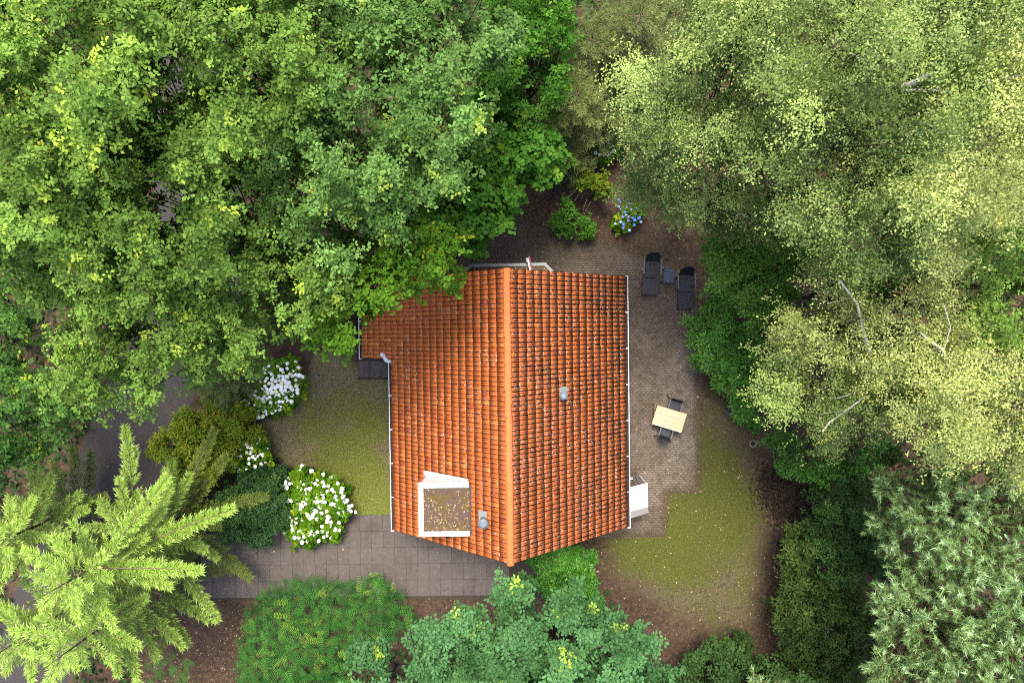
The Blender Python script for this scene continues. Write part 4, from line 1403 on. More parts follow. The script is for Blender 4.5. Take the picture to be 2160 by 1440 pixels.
stand([(1650, 1110), (1690, 1105), (1720, 1180), (1780, 1245), (1850, 1290), (1860, 1440), (1720, 1440), (1650, 1390), (1630, 1310), (1620, 1220), (1640, 1160)], 30, 2,
      [dict(apex=(1700, 1190), z=3.0, label="olive green shrub at the lawn edge south of the black heap"),
       dict(apex=(1720, 1340), z=3.0, label="olive green feathery shrub beside the lowest pine boughs", cfg=dict(t0=.4))],
      dict(SHR, mat="olive_shrub", tpl="long", size=.18, sprays=7, ros=4, t0=.5, bt=.22), drop=.14, zmin=.9, layers=(0, .6), r=.5, gap=.15, jz=.3, name="shrub", cat="shrub", group="olive shrubs east of the lawn")
stand([(1400, 1440), (1470, 1390), (1510, 1345), (1540, 1360), (1590, 1330), (1650, 1400), (1760, 1430), (1850, 1440), (1860, 1600), (1440, 1600)], 30, 2,
      [dict(apex=(1520, 1420), z=2.4, label="dark green shrub at the south edge of the lawn beside the blue green oak"),
       dict(apex=(1680, 1470), z=2.8, label="dark green shrub in the south corner below the olive shrubs")],
      dict(SHR, mat="dark_shrub", tpl="quad", size=.13, sprays=8, ros=5, t0=.55), drop=.10, zmin=.8, layers=(0, .6), r=.5, gap=.12, jz=.3, name="shrub", cat="shrub", group="dark shrubs at the south edge")
stand([(1840, 960), (1900, 930), (2000, 960), (2120, 1010), (2320, 1020), (2320, 1120), (2000, 1100), (1870, 1060)], 40, 2,
      [dict(apex=(2040, 1020), z=3.2, label="dim undergrowth shrub between the pale birch and the pines")],
      dict(SHR, mat="olive_shrub", tpl="round", size=.10, sprays=8, ros=4, t0=.3), drop=.05, zmin=1.2, layers=(0,), r=.6, gap=.3, jz=.4, name="shrub", cat="shrub")

CLEAR = [[(880, 560), (960, 480), (1090, 400), (1150, 340), (1230, 280), (1300, 300), (1330, 400), (1490, 480), (1500, 620), (1470, 700), (1520, 800), (1620, 880), (1680, 960), (1740, 1080), (1670, 1390), (1420, 1420), (1230, 1200), (1000, 900)],
         [(500, 720), (840, 720), (1000, 900), (1200, 1180), (1240, 1290), (860, 1350), (520, 1440), (280, 1460), (280, 1250), (420, 1100), (560, 1000), (480, 900)]]
gp = fill([(-300, -250), (2460, -250), (2460, 1690), (-300, 1690)], 15.5, 0, .5)
ok = np.ones(len(gp), bool)
for poly in CLEAR: ok &= sdist(gp, poly) < -4
gw = at(gp[:, 0], gp[:, 1], 0)[:, :2]
dpath = np.min(np.linalg.norm(gw[:, None] - np.concatenate([cw[i] + (cw[i + 1] - cw[i]) * np.linspace(0, 1, 12)[:, None] for i in range(len(cw) - 1)])[None], axis=2), 1)
ok &= dpath > 2.15
gp = gp[ok]; n = len(gp)
lv = Leaves()
P = at(gp[:, 0], gp[:, 1], np.abs(rng.normal(0, .28, n)) + .03)
rosettes(lv, P, rng.normal(0, .35, (n, 3)) + [0, 0, 1], 2, .28, (-.1, .4), .4, .3)
o = lv.build("gap_darkening_leaves", "quad", M["dark_shrub"], None, True)  # dark leaves added so gaps in the canopy read as deep shade
tag(o, "low dark green leaves added under the trees to darken the gaps", "ground cover")

# rhododendron, laurel, hedge, flowering shrubs
stand([(1475, 598), (1520, 600), (1575, 655), (1600, 740), (1610, 800), (1640, 850), (1590, 872), (1540, 850), (1515, 805), (1480, 785), (1462, 730), (1454, 690), (1485, 640)], 22, 3,
      [dict(apex=(1540, 700), z=2.6, label="glossy rhododendron with whorls of long leaves east of the terrace")],
      dict(SHR, mat="rhodo", tpl="long", size=.185, k=8, sprays=6, ros=3, t0=.55, yp=.03, el=(.0, .35), nj=.25), drop=.20, zmin=.7, layers=(0, .5), r=.34, gap=.0, jz=.18, name="rhododendron", cat="shrub", group="rhododendrons at the lawn edge")
stand([(1545, 850), (1590, 860), (1605, 900), (1575, 885), (1552, 872)], 16, 0,
      [dict(apex=(1580, 868), z=1.0, label="small rhododendron sprout beside the dark round cover")],
      dict(SHR, mat="rhodo", tpl="long", size=.2, k=8, sprays=5, ros=3, t0=.6, yp=.05, el=(.0, .35), nj=.25), drop=.2, zmin=.3, layers=(0, .3), r=.25, gap=.0, jz=.1, name="rhododendron", cat="shrub", group="rhododendrons at the lawn edge")
stand([(1105, 1175), (1150, 1150), (1215, 1140), (1245, 1165), (1258, 1190), (1266, 1255), (1262, 1295), (1200, 1290), (1140, 1240)], 19, 4,
      [dict(apex=(1190, 1200), z=1.9, label="clipped bright green laurel at the south gable under the blue green oak")],
      dict(SHR, mat="laurel", tpl="long", size=.15, k=7, sprays=7, ros=4, t0=.5, yp=.04, el=(.0, .5), nj=.3), drop=.06, zmin=1.0, layers=(0, .4), r=.30, gap=.0, jz=.1, name="laurel_bush", cat="shrub")
stand([(440, 1062), (470, 1035), (520, 1012), (600, 1010), (612, 1050), (600, 1120), (560, 1142), (500, 1140), (462, 1128), (450, 1092)], 19, 4,
      [dict(apex=(530, 1080), z=1.5, label="dense dark green small leaved hedge bush left of the big white hydrangea")],
      dict(SHR, mat="hedge", tpl="quad", size=.09, k=5, sprays=11, ros=6, t0=.55, yp=.05, el=(.1, .7), nj=.5), drop=.04, zmin=.9, layers=(0, .35), r=.32, gap=.0, jz=.08, name="hedge_bush", cat="shrub")
stand([(560, 975), (598, 985), (602, 1005), (540, 1012), (500, 1005), (515, 990)], 17, 1,
      [dict(apex=(555, 995), z=1.1, label="dark bush between the two smaller white hydrangeas and the hedge")],
      dict(SHR, mat="hedge", tpl="long", size=.12, k=6, sprays=7, ros=4, t0=.4), drop=.05, zmin=.5, layers=(0, .3), r=.3, gap=.0, jz=.1, name="shrub", cat="shrub")
stand([(395, 862), (440, 845), (505, 858), (540, 885), (545, 920), (505, 925), (495, 965), (470, 1010), (430, 1030), (370, 1000), (322, 955), (330, 920), (375, 885)], 22, 3,
      [dict(apex=(430, 930), z=2.1, label="yellow green shrub with orange leaf tips between the asphalt path and the hydrangeas")],
      dict(SHR, mat="yellow_shrub", tpl="long", size=.15, k=6, sprays=7, ros=4, t0=.55, tj=.13, bt=.10, yp=.05), drop=.10, zmin=.9, layers=(0, .5), r=.36, gap=.0, jz=.15, name="shrub", cat="shrub")
stand([(1218, 372), (1285, 360), (1300, 380), (1300, 418), (1262, 425), (1235, 405)], 20, 2,
      [dict(apex=(1260, 395), z=1.8, label="yellowish leaning shrub with bare stems in the brown bed")],
      dict(SHR, mat="yellow_shrub", tpl="round", size=.09, k=5, sprays=7, ros=4, t0=.3, tj=.18), drop=.10, zmin=.9, layers=(0, .4), r=.34, gap=.0, jz=.15, name="shrub", cat="shrub")
stand([(1168, 450), (1200, 425), (1215, 440), (1216, 475), (1195, 494), (1168, 486)], 18, 1,
      [dict(apex=(1192, 465), z=1.1, label="rounded low green bush at the north terrace edge, the larger of two")],
      dict(SHR, mat="hazel", tpl="round", size=.075, k=5, sprays=8, ros=5, t0=.55), drop=.2, zmin=.4, layers=(0, .3), r=.3, gap=.0, jz=.1, name="low_bush", cat="shrub", group="low bushes at the north terrace edge")
stand([(1222, 460), (1240, 452), (1250, 478), (1244, 496), (1228, 490)], 15, 0,
      [dict(apex=(1235, 478), z=.9, label="narrow low green bush at the north terrace edge, the smaller of two")],
      dict(SHR, mat="hazel", tpl="round", size=.075, k=5, sprays=8, ros=5, t0=.55), drop=.2, zmin=.3, layers=(0, .3), r=.24, gap=.0, jz=.1, name="low_bush", cat="shrub", group="low bushes at the north terrace edge")
# bare leaning stems of the yellowish shrub
st = thing("bare_stems", "thin bare stems arching from the yellowish shrub to the low bushes", "branches", tuple(at(1240, 400, 0)))
segs = []
for a, b_ in [((1228, 385), (1178, 452)), ((1232, 390), (1200, 440)), ((1228, 400), (1206, 432)), ((1235, 405), (1215, 440)), ((1238, 420), (1230, 470)), ((1246, 425), (1240, 466)), ((1224, 384), (1190, 425))]:
    p0 = at(*a, 1.6); p2 = at(*b_, .5); p1 = (p0 + p2) / 2 + np.array([rng.normal(0, .1), rng.normal(0, .1), .25])
    segs += [(p0, p1, .016, .013), (p1, p2, .013, .009)]
tubes("stem", segs, M["twig"], st, 5)["kind"] = "stuff"
stand([(1140, 240), (1180, 370), (1170, 385), (1150, 385)], 16, -4,
      [dict(apex=(1165, 372), z=.5, label="tiny seedling with pale leaf in the brown bed below the hazel")],
      dict(SHR, mat="hazel", tpl="round", size=.10, k=5, sprays=3, ros=2, t0=.5), drop=.2, zmin=.2, layers=(0,), r=.2, gap=.75, jz=.1, name="seedling", cat="plant")


def hydrangea(poly, apex, z, nhead, label, flower_mats, spacing=14, group=None, dense=None):
    t = stand(poly, spacing, 1, [dict(apex=apex, z=z, label=label)],
              dict(SHR, mat="hydrangea", tpl="round", size=.145, k=5, sprays=4, ros=3, t0=.5, yp=.10, el=(-.1, .35), nj=.25), drop=.15, zmin=.45, layers=(0, .35), r=.24, gap=.05, jz=.08, name="hydrangea_bush", cat="hydrangea", group=group)[0]
    # spread the heads with a minimum distance
    pts = []
    polya = np.asarray(poly, float)
    x0, y0 = polya.min(0) - 5; x1, y1 = polya.max(0) + 5
    tries = 0
    while len(pts) < nhead and tries < 9000:
        tries += 1
        p_ = np.array([rng.uniform(x0, x1), rng.uniform(y0, y1)])
        if sdist(p_[None], polya)[0] < -3: continue
        if dense is not None and rng.random() > np.clip(np.exp(-np.min([((p_[0] - a) ** 2 + (p_[1] - b_) ** 2) / r_ ** 2 for a, b_, r_ in dense])) + .16, 0, 1): continue
        if pts and min(np.hypot(*(p_ - q_)) for q_ in pts) < 6.3: continue
        pts.append(p_)
    loc = np.array(t.location)
    base = at(*apex, z)[:2]
    for p_ in pts:
        w_ = at(*p_, z)
        d = np.linalg.norm(w_[:2] - base)
        zz_ = max(.4, z - .15 * d ** 1.5) + .19
        w_ = at(*p_, zz_)
        o = bpy.data.objects.new("flower_head", HEADS[int(rng.integers(len(HEADS)))] if flower_mats == 0 else BHEADS[int(rng.integers(len(BHEADS)))])
        COL.objects.link(o); o.parent = t
        s = rng.uniform(.78, 1.22) * (.72 if flower_mats else 1.0)
        o.matrix_basis = Matrix.Translation(Vector(w_ - loc)) @ Matrix.Rotation(rng.random() * 6, 4, 'Z') @ Matrix.Diagonal((s, s * rng.uniform(.9, 1.15), s * .8, 1))
    return t


def head_mesh(mat):
    bm = bmesh.new()
    bmesh.ops.create_icosphere(bm, subdivisions=2, radius=.098)
    for v in bm.verts: v.co *= rng.uniform(.82, 1.12)
    me_ = bpy.data.meshes.new("flower_head"); bm.to_mesh(me_); bm.free()
    me_.materials.append(mat)
    return me_


FW = simple("white_florets", (0.80, 0.80, 0.76), .7, .2, .05, 60)
FC = simple("cream_florets", (0.66, 0.68, 0.42), .7, .2, .08, 60)
FB = [simple("blue_florets", (0.12, 0.24, 0.72), .7, .2, .15, 60), simple("violet_florets", (0.24, 0.20, 0.66), .7, .2, .15, 60), simple("pale_blue_florets", (0.30, 0.44, 0.66), .7, .2, .15, 60)]
HEADS = [head_mesh(FW) for _ in range(7)] + [head_mesh(FC)]
BHEADS = [head_mesh(m) for m in (FB[0], FB[0], FB[1], FB[2], FB[0], FB[2])]
GH = "white hydrangeas west of the house"
hydrangea([(512, 808), (545, 790), (580, 765), (625, 765), (637, 800), (622, 838), (590, 862), (550, 880), (522, 870), (510, 840)], (575, 820), 1.1, 120, "white hydrangea in full bloom at the north west lawn corner under the oak", 0, group=GH,
          dense=[(600, 815, 26), (575, 830, 28), (560, 865, 22), (600, 850, 20), (530, 815, 12), (545, 845, 18)])
hydrangea([(500, 925), (530, 915), (560, 935), (572, 970), (540, 985), (505, 992), (488, 975)], (530, 955), 1.0, 40, "smallest white hydrangea with few heads beside the yellow green shrub", 0, group=GH)
hydrangea([(602, 1010), (640, 985), (665, 1000), (708, 1008), (722, 1040), (750, 1075), (728, 1105), (690, 1138), (645, 1148), (595, 1130), (612, 1070)], (665, 1070), 1.15, 125, "largest white hydrangea at the corner of the lawn and the concrete drive", 0, group=GH)
hydrangea([(1302, 420), (1316, 428), (1342, 436), (1350, 470), (1332, 486), (1300, 474), (1312, 450)], (1330, 458), .7, 24, "blue hydrangea in the brown bed north of the terrace", 1)
hydrangea([(1242, 310), (1262, 300), (1300, 310), (1296, 328), (1262, 332)], (1270, 316), .9, 13, "white hydrangea in deep shade at the back between yew and birch", 0)

# ------------------------------------------------------------------ bracken
def fronds(lv, B, A, L_, nper=15, droop=.25, wid=.34, tint=.5, young=None):
    n = len(B)
    up = np.array([0, 0, 1.0])
    side = unit(np.cross(A, np.broadcast_to(up, A.shape)))
    for j in range(nper):
        t_ = .10 + .88 * j / (nper - 1)
        C = B + A * (L_ * t_)[:, None] - up * (droop * (L_ * t_) ** 2)[:, None]
        dirv = unit(A - up * (2 * droop * L_ * t_)[:, None])
        ll = L_ * wid * (1 - t_) ** .7 * (.6 + .4 * min(1, t_ / .25)) + .02
        for s in (-1, 1):
            Ad = unit(side * s + dirv * .42 + rng.normal(0, .05, (n, 3)))
            Nn = np.cross(side, dirv) + rng.normal(0, .12, (n, 3))
            lv.add(C, Ad, Nn, ll, (tint + rng.normal(0, .06, n)).clip(0, 1), young if young is not None else 0)


FERN = [(512, 1290), (545, 1245), (600, 1218), (655, 1205), (700, 1225), (745, 1222), (785, 1192), (815, 1210), (845, 1245), (872, 1280), (893, 1312), (850, 1345), (815, 1360), (780, 1385), (745, 1420), (735, 1600), (500, 1600), (490, 1420), (500, 1350)]
fb = thing("bracken_clump", "large clump of green bracken fronds at the edge of the concrete drive", "fern", tuple(at(670, 1330, 0)))
FP1 = fill(FERN, 13.5, 5)
FP = np.concatenate([FP1, fill(FERN, 15, 9)])
n = len(FP)
lowf = np.arange(n) >= len(FP1)
zf = .65 + .95 * np.clip(sdist(FP, FERN) / 95, 0, 1) ** .6 + rng.normal(0, .16, n)
zf = zf + rng.normal(0, .12, n) - lowf * .5
W = at(FP[:, 0], FP[:, 1], zf)
az = rng.normal(math.radians(-75), 1.2, n)
A = unit(np.stack([np.cos(az), np.sin(az) * -1, rng.uniform(.15, .75, n)], 1))
Lf = rng.uniform(.65, 1.05, n)
lv = Leaves()
yg = (rng.random(n) < .07) * rng.uniform(.4, .9, n)
fronds(lv, W - A * (Lf * .45)[:, None], A, Lf, 11, .28, .27, np.clip(.55 - lowf * .4 + rng.normal(0, .26, n), 0, 1), yg)
lv.build("frond", "leaflet", M["fern"], fb, True)
tubes("stalk", [(W[i] - A[i] * Lf[i] * .45 - [0, 0, .9], W[i] - A[i] * Lf[i] * .45, .008, .006) for i in range(0, n, 2)], M["fern"], fb, 3)["kind"] = "stuff"

FERN2 = [(300, 1400), (340, 1370), (400, 1400), (430, 1440), (430, 1600), (280, 1600)]
fb = thing("bracken_clump", "small bracken tuft at the south edge below the spruce", "fern", tuple(at(370, 1440, 0)))
FP = fill(FERN2, 17, 0); n = len(FP)
W = at(FP[:, 0], FP[:, 1], .8 + rng.normal(0, .15, n)); az = rng.random(n) * 6.28
A = unit(np.stack([np.cos(az), np.sin(az), rng.uniform(.1, .5, n)], 1)); Lf = rng.uniform(.5, .9, n)
lv = Leaves(); fronds(lv, W - A * (Lf * .45)[:, None], A, Lf, 12, .28, .3, np.clip(.45 + rng.normal(0, .2, n), 0, 1))
lv.build("frond", "leaflet", M["fern"], fb, True)

# ------------------------------------------------------------------ conifers
def feather_tree(name, label, cat, group, base, ztop, branches, mat, twig=.30, sec_gap=.11, ter_gap=.055, strip=.17, wid=1.0, trunk_r=.12, bark="bark_dark", tipy=.5, lowmat=None, zlow=0, jag=.22):
    """branches: list of (p0, p1, sag, tint); each gets side twigs with rows of needle sprigs"""
    t = thing(name, label, cat, (base[0], base[1], 0), 0, group)
    lvs = {mat: Leaves()}
    if lowmat: lvs[lowmat] = Leaves()
    segs = []
    up = np.array([0, 0, 1.0])
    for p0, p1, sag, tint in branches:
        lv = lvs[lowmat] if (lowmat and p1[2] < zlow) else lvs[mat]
        v = p1 - p0; L_ = np.linalg.norm(v)
        if L_ < .1: continue
        d = v / L_
        side = unit(np.cross(d, up)[None])[0]
        nrm = np.cross(side, d)
        def axis(tt): return p0 + v * tt[:, None] + up * (sag * L_ * (tt * (tt - 1)) * 1.0)[:, None]
        pts = axis(np.linspace(0, 1, 5))
        r0 = .010 + .008 * L_
        for a in range(4): segs.append((pts[a], pts[a + 1], r0 * (1 - .22 * a), r0 * (1 - .22 * (a + 1))))
        ns_ = max(4, int(L_ * .85 / sec_gap))
        tt = np.linspace(.14, .97, ns_)
        tt = np.repeat(tt, 2); sg = np.tile([1, -1], ns_)
        tt = np.clip(tt + rng.normal(0, .02, len(tt)), .1, .985)
        S = axis(tt)
        sl = twig * L_ ** .5 * (1.10 - tt) ** .65 * rng.uniform(.65, 1.2, len(tt))
        sl = np.maximum(sl, .10)
        SD = unit(side[None] * (sg * rng.uniform(.6, 1.0, len(tt)))[:, None] + d[None] * rng.uniform(.55, 1.0, len(tt))[:, None] + up * rng.normal(0.0, .22, len(tt))[:, None])
        # sprigs along each side twig
        kk = max(3, int(np.mean(sl) / ter_gap))
        for j in range(kk):
            u = (j + .5) / kk
            C = S + SD * (sl * u)[:, None] - up * (.18 * (sl * u) ** 2)[:, None]
            ss = unit(np.cross(SD, np.broadcast_to(nrm, SD.shape)))
            tip = u > .72
            for s in (-1, 1):
                Ad = unit(SD * .9 + ss * s * .75 + up * rng.normal(.05, .18, len(tt))[:, None])
                lv.add(C, Ad, np.broadcast_to(nrm, C.shape) + rng.normal(0, .35, C.shape), strip * rng.uniform(.6, 1.15, len(tt)) * (1.1 - .4 * u),
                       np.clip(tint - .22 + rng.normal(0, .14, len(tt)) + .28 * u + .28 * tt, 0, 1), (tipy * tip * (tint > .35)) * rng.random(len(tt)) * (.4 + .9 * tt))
        # sprig at each twig's end and along the branch's own axis
        lv.add(S + SD * (sl * .9)[:, None], SD, np.broadcast_to(nrm, S.shape) + rng.normal(0, .3, S.shape), strip * 1.1, np.clip(tint + .2 + rng.normal(0, .1, len(tt)), 0, 1), tipy * (tint > .35) * rng.random(len(tt)))
        ta = np.linspace(.3, 1.0, max(4, int(L_ / .06)))
        Pa = axis(ta)
        lv.add(Pa, d[None] + rng.normal(0, .45, Pa.shape), np.broadcast_to(nrm, Pa.shape) + rng.normal(0, .3, Pa.shape), strip, np.clip(tint + .1 + rng.normal(0, .12, len(Pa)), 0, 1), tipy * .5 * (tint > .35))
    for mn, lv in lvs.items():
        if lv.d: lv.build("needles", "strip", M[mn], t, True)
    b3 = np.array([base[0], base[1], 0])
    tubes("trunk", [(b3 + up * ztop * i / 6 - (up * .1 if i == 0 else 0), b3 + up * ztop * (i + 1) / 6, trunk_r * (1 - i / 6.3), trunk_r * (1 - (i + 1) / 6.3)) for i in range(6)], M[bark], t, 9)
    tubes("branches", segs, M["twig"], t, 5)["kind"] = "stuff"
    return t


def conifer_branches(base, ztop, rad, nwh, per, zlow=1.2, tint_hi=.8, tint_lo=.25, lift=.1, expo=.75):
    out = []
    for i in range(nwh):
        f = (i + rng.uniform(-.2, .2)) / nwh
        z = zlow + (ztop - .35 - zlow) * f
        rr = rad * (1 - f) ** expo + .25
        a0 = rng.random() * 6.28
        n_ = per if f < .8 else max(4, per - 1)
        for j in range(n_):
            a = a0 + 6.283 * j / n_ + rng.normal(0, .22)
            l_ = rr * rng.uniform(.75, 1.15)
            p0 = np.array([base[0], base[1], z])
            rise = lift * l_ * (1.0 if f < .7 else 3.2) + rng.normal(0, .08)
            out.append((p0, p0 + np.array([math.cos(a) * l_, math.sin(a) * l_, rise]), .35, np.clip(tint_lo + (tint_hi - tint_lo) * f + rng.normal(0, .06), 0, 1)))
    return out


def spruce(apex, z, rad, label, tips=(), nwh=13, per=6, expo=.62, zlow=1.2):
    base = at(*apex, z)[:2]
    br = conifer_branches(base, z, rad, nwh, per, zlow, expo=expo)
    for px, py, tz, ti in tips:
        p1 = at(px, py, tz)
        l_ = np.linalg.norm(p1[:2] - base)
        p0 = np.array([base[0], base[1], tz + .05 * l_ - .1])
        br.append((p0, p1, .3, ti))
    up_ = np.array([0, 0, 1.])
    b3 = np.array([base[0], base[1], z - .9])
    br.append((b3, b3 + up_ * 1.2, 0, .9))
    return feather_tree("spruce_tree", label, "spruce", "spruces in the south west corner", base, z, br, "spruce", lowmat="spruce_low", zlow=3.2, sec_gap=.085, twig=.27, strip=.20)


spruce((75, 1265), 10.8, 3.0, "tall pale green spruce overhanging the end of the concrete drive",
       [(262, 898, 5.4, .55), (352, 1004, 7.6, .8), (345, 1070, 6.4, .6), (492, 1072, 6.6, .75), (425, 1205, 8.0, .85), (460, 1312, 4.2, .4), (240, 1330, 8.6, .8), (452, 905, 2.8, .45), (480, 960, 2.4, .4), (565, 1045, 2.2, .35), (528, 1222, 2.0, .35), (400, 1000, 3.4, .45),
        (250, 1010, 5.6, .45), (310, 1130, 7.0, .62), (360, 1240, 7.6, .75), (220, 1170, 8.8, .85), (110, 1130, 8.8, .85), (190, 1240, 9.4, .9), (50, 1160, 9.0, .85), (160, 1300, 9.4, .9)], nwh=10, per=4)
spruce((-70, 1170), 7.8, 2.6, "spruce at the west edge with its tips over the asphalt path", [(-30, 1290, 5.6, .7), (62, 935, 4.4, .55), (110, 1000, 4.8, .5), (70, 1050, 5.8, .75), (40, 1100, 6.6, .8), (80, 1190, 6.2, .75), (170, 1040, 4.0, .4), (20, 1050, 6.0, .8)], nwh=9, per=4)
spruce((-40, 1400), 8.6, 2.8, "pale green spruce at the west edge nearly in the corner", [(60, 1330, 6.2, .75), (20, 1280, 6.0, .7), (100, 1400, 6.5, .75)], nwh=9, per=4)
spruce((85, 1415), 10.0, 3.2, "pale green spruce in the extreme south west corner", [(300, 1300, 4.8, .5), (240, 1370, 7.0, .8), (330, 1390, 5.0, .5), (180, 1400, 8.2, .85), (20, 1330, 8.2, .85), (150, 1340, 7.6, .8), (290, 1440, 6.0, .65)], nwh=10, per=4)

# olive yews north of the clearing and the dark feathery one by the hydrangea


def yew(apex, z, rad, label, nwh=6, per=8, mat="yew", tint=(.25, .6), zlow=.8):
    base = at(*apex, z)[:2]
    br = conifer_branches(base, z, rad, nwh, per, zlow, tint[1], tint[0], lift=.12, expo=.6)
    return feather_tree("yew_tree", label, "yew", None, base, z, br, mat, twig=.34, sec_gap=.12, ter_gap=.08, strip=.20, trunk_r=.09, tipy=.25)


yew((1222, 180), 6.4, 2.0, "olive yew with flat sprays between the narrow tree and the birches", 8, 9)
yew((1195, 305), 3.6, 1.35, "olive yew with flat sprays just above the brown bed", 6, 9)
yew((1360, 10), 6.5, 2.7, "dim olive yew at the north edge left of the pale birch", 8, 9, tint=(.2, .45))
yew((1255, 60), 6.2, 1.8, "dim olive yew at the north edge beside the narrow tree", 7, 9, tint=(.15, .4))
yew((1290, 225), 3.8, 1.3, "dark olive yew behind the shaded white hydrangea", 6, 8, tint=(.15, .4))
yew((450, 815), 3.2, 1.35, "dark feathery yew between the oak and the white hydrangea", 7, 9, tint=(.25, .5))

# pines
PCFG = dict(sprays=7, ros=6, tint=.45)


def pine_stand(poly, trees, spacing=46):
    bs = bough_fill(poly, spacing, 6, trees, .12, 4.5, (0, 1.0, 2.4), .6, .55, .10)
    for t_, b in zip(trees, bs):
        C, O, Rr, L, top, base = b
        t = thing("pine_tree", t_["label"], "pine", (base[0], base[1], 0), 0, "pines in the south east corner")
        nb = len(C); ns, nr = 8, 6
        lv = Leaves()
        D = unit(O[:, None, :] * .8 + rng.normal(0, 1, (nb, ns, 3)) * [1, 1, .25] + [0, 0, .45])
        ln = Rr[:, None] * rng.uniform(.6, 1.2, (nb, ns))
        S = C[:, None, :] + rng.normal(0, .12, (nb, ns, 3))
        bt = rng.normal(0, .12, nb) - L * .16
        for j in range(nr):
            tt = (j + 1) / nr
            P = S + D * (ln * tt)[..., None] + rng.normal(0, .03, (nb, ns, 3))
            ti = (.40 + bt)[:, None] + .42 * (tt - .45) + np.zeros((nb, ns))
            yg = np.zeros((nb, ns)) + (L[:, None] == 0) * (j == nr - 1) * rng.random((nb, ns)) * .7
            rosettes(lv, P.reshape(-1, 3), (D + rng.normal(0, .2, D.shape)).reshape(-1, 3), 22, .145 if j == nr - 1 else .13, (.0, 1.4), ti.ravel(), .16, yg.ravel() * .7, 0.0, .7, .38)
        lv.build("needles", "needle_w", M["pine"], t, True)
        b3 = np.array([base[0], base[1], 0.]); zt_ = t_["z"] * .9
        ax3 = np.array([top[0] - base[0], top[1] - base[1], zt_])
        tubes("trunk", [(b3 + ax3 * i / 5 - [0, 0, .1], b3 + ax3 * (i + 1) / 5, .2 * (1 - .17 * i), .2 * (1 - .17 * (i + 1))) for i in range(5)], M["bark"], t, 9)
        segs = []
        for i in range(nb):
            f = rng.uniform(.5, .95); p0 = b3 + ax3 * min(f, max(.1, (C[i, 2] - .3) / zt_))
            mid = (p0 + C[i]) / 2 + rng.normal(0, .15, 3)
            segs += [(p0, mid, .035, .025), (mid, C[i], .025, .014)]
            for s_ in range(0, ns): segs.append((S[i, s_], S[i, s_] + D[i, s_] * ln[i, s_] * .9, .012, .006))
        tubes("branches", segs, M["pine_twig"], t, 4)["kind"] = "stuff"


TPL["needle_w"] = (np.array([[.06, 0, 0], [0, 1, 0], [-.06, 0, 0]]), [[0, 1, 2]])
PIN = [(1870, 1010), (1960, 990), (2060, 1010), (2140, 990), (2320, 960), (2320, 1600), (1830, 1600), (1850, 1440), (1830, 1360), (1850, 1320), (1805, 1245), (1870, 1235), (1850, 1200), (1870, 1150), (1840, 1080)]
pine_stand(PIN, [dict(apex=(2090, 1090), z=9.5, base=(1990, 1080), label="blue green pine directly below the pale yellow birch"),
                 dict(apex=(1990, 1330), z=9.8, base=(1920, 1300), label="blue green pine nearest the olive shrubs by the lawn"),
                 dict(apex=(2200, 1350), z=10.5, base=(2060, 1310), label="blue green pine in the extreme south east corner")])
pine_stand([(1580, 1440), (1610, 1405), (1640, 1420), (1650, 1600), (1570, 1600)], [dict(apex=(1615, 1450), z=4.2, base=(1610, 1440), label="small young pine tip among the dark shrubs at the south edge")], 30)

# ------------------------------------------------------------------ small natural things
# dark heap at the east lawn edge
vs = []
p = atv(1665, 1055, 0)
hp = thing("compost_heap", "low black heap of dead garden waste at the east lawn edge", "heap", (p.x, p.y, 0))
lv = Leaves(); n = 3600
gx = np.concatenate([rng.normal(0, .62, (n // 2, 2)), rng.normal(0, .45, (n // 4, 2)) + [-.75, .75], rng.normal(0, .5, (n - n // 2 - n // 4, 2)) + [.7, -.35]])
P = np.concatenate([gx, (.20 * np.exp(-(gx ** 2).sum(1)) + np.abs(rng.normal(0, .04, n)))[:, None]], 1) + np.array([p.x, p.y, 0])
A = rng.normal(0, 1, (n, 3)) * [1, 1, .3]
lv.add(P, A, np.array([[0, 0, 1.]]) + rng.normal(0, .4, (n, 3)), rng.uniform(.08, .22, n), rng.random(n), 0)
lv.build("waste", "long", leaf_mat("dead_dark_waste", (0.010, 0.008, 0.007), (0.055, 0.040, 0.028), back=.05), hp, True)
# dead brown branch pile by the path
p = atv(170, 885, 0)
bp = thing("dead_branch", "dry brown dead branch lying beside the asphalt path", "branch", (p.x, p.y, 0))
DEADM = simple("dry_brown_twig", (0.17, 0.088, 0.045), .9, .1, .4, 9)
segs = []
o0 = at(172, 912, .3)
for i in range(26):
    a = rng.normal(1.95, .42); l_ = rng.uniform(.6, 1.9)
    e = o0 + np.array([math.cos(a) * l_, math.sin(a) * l_, rng.uniform(-.2, .5)])
    segs += [(o0, (o0 + e) / 2 + rng.normal(0, .06, 3), .018, .013), ((o0 + e) / 2, e, .013, .006)]
tubes("twig", segs, DEADM, bp, 4)["kind"] = "stuff"
p = atv(200, 855, 0)

# reddish log in the shade below the birches
a, b_ = at(1838, 1003, .9), at(1905, 980, 1.1)
lg = thing("tree_log", "reddish brown broken log in the dark gap above the pines", "log", tuple(a))
tubes("log", [(a, (a + b_) / 2 + [0, 0, .05], .20, .22), ((a + b_) / 2 + [0, 0, .05], b_, .22, .16)], simple("red_brown_rotten_wood", (0.16, 0.075, 0.055), .9, .1, .5, 5), lg, 10)
tubes("log_stub", [((a + b_) / 2, at(1890, 1002, .9), .09, .05)], bpy.data.materials["red_brown_rotten_wood"], lg, 7)

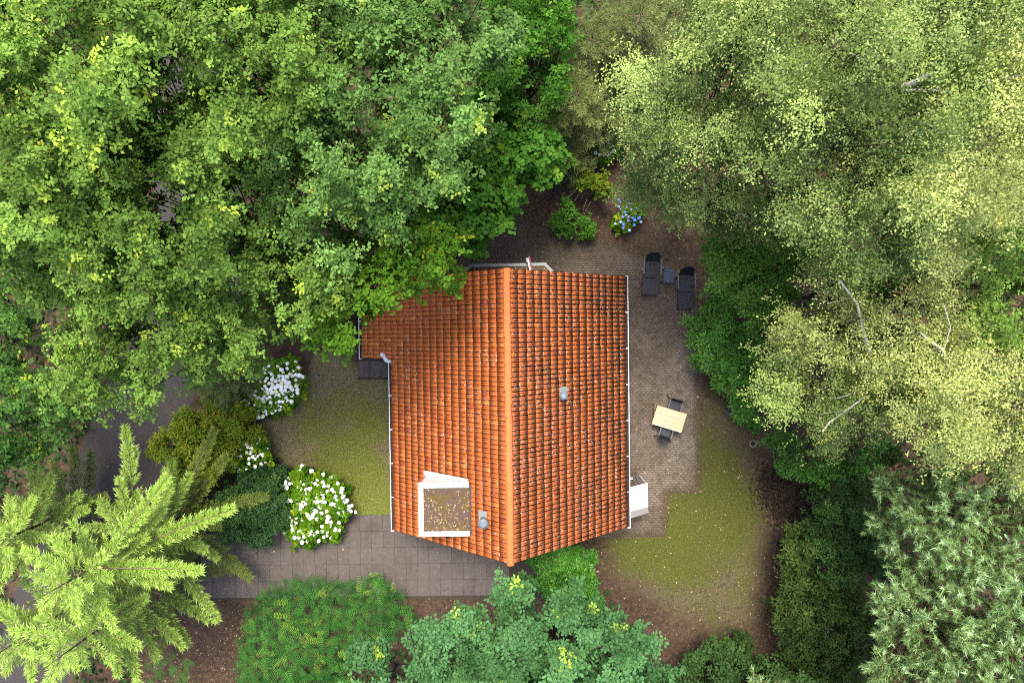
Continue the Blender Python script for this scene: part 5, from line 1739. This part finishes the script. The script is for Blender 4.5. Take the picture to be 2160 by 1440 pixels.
# fallen leaves on the ground, terrace, lawns and drive
REG = [(940, 560), (1000, 480), (1100, 430), (1150, 370), (1230, 330), (1310, 410), (1480, 500), (1480, 620), (1460, 700), (1500, 800), (1600, 880), (1650, 960), (1720, 1100), (1650, 1380), (1420, 1400), (1230, 1180), (1335, 1120), (1325, 580)]
lv = Leaves()
FPx = fill(REG, 7.5, 0, .5)
keep = rng.random(len(FPx)) < .62
FPx = FPx[keep]
n2x = fill([(540, 740), (830, 740), (830, 1090), (560, 980), (520, 900)], 9, 0, .5)
n3x = fill([(290, 1265), (520, 1265), (520, 1440), (300, 1440)], 6, 0, .5)
n4x = fill([(870, 1262), (1010, 1262), (930, 1330), (860, 1330)], 9, 0, .5)
n5x = fill([(150, 850), (390, 850), (310, 1010), (150, 1000)], 26, 0, .5)
n6x = fill(DRIVE, 26, 0, .5)
FPx = np.concatenate([FPx, n2x[rng.random(len(n2x)) < .5], n3x, n4x, n5x, n6x])
n = len(FPx)
P = at(FPx[:, 0], FPx[:, 1], .022); P[:, 2] += rng.random(n) * .01
P[-len(n6x):, 2] += .02
aa = rng.random(n) * 6.28
lv.add(P, np.stack([np.cos(aa), np.sin(aa), rng.normal(0, .15, n)], 1), np.array([[0, 0, 1.]]) + rng.normal(0, .25, (n, 3)), rng.gamma(3.0, .014, n).clip(.02, .12), rng.random(n) ** 2.0, (rng.random(n) < .05) * .8)
o = lv.build("fallen_leaves", "quad", LITTER, None, True)
tag(o, "small dry fallen leaves scattered over lawn, beds and terrace", "leaf litter")

# short grass blades on the two lawns
GRASS_M = leaf_mat("grass_blade", (0.050, 0.052, 0.010), (0.150, 0.135, 0.040), (0.22, 0.17, 0.09), back=.15)
lv = Leaves()
for poly, blobs in ((LAWN_E, [(1490, 1050, 130), (1400, 1150, 110), (1480, 1180, 90)]), (LAWN_W, [(740, 960, 110), (760, 860, 90)])):
    g = fill(poly, 2.6, 8, .5)
    wg = np.zeros(len(g))
    for bx, by, br in blobs: wg = np.maximum(wg, np.exp(-((g[:, 0] - bx) ** 2 + (g[:, 1] - by) ** 2) / br ** 2))
    g = g[rng.random(len(g)) < wg * .85]
    n = len(g)
    P = at(g[:, 0], g[:, 1], .004)
    A = np.stack([rng.normal(0, .6, n), rng.normal(0, .6, n), rng.uniform(.4, 1, n)], 1)
    lv.add(P, A, rng.normal(0, 1, (n, 3)), rng.uniform(.05, .11, n), rng.random(n), (rng.random(n) < .25) * rng.random(n))
o = lv.build("grass", "needle", GRASS_M, None, True)
tag(o, "short thin grass growing on the two lawns", "grass")

tris = 0
for o in bpy.data.objects:
    if o.type == 'MESH': tris += sum(len(p.vertices) - 2 for p in o.data.polygons) if len(o.data.polygons) < 3000 else int(len(o.data.loops) - 2 * len(o.data.polygons))
print("TRIS", tris, "OBJ", len(bpy.data.objects))
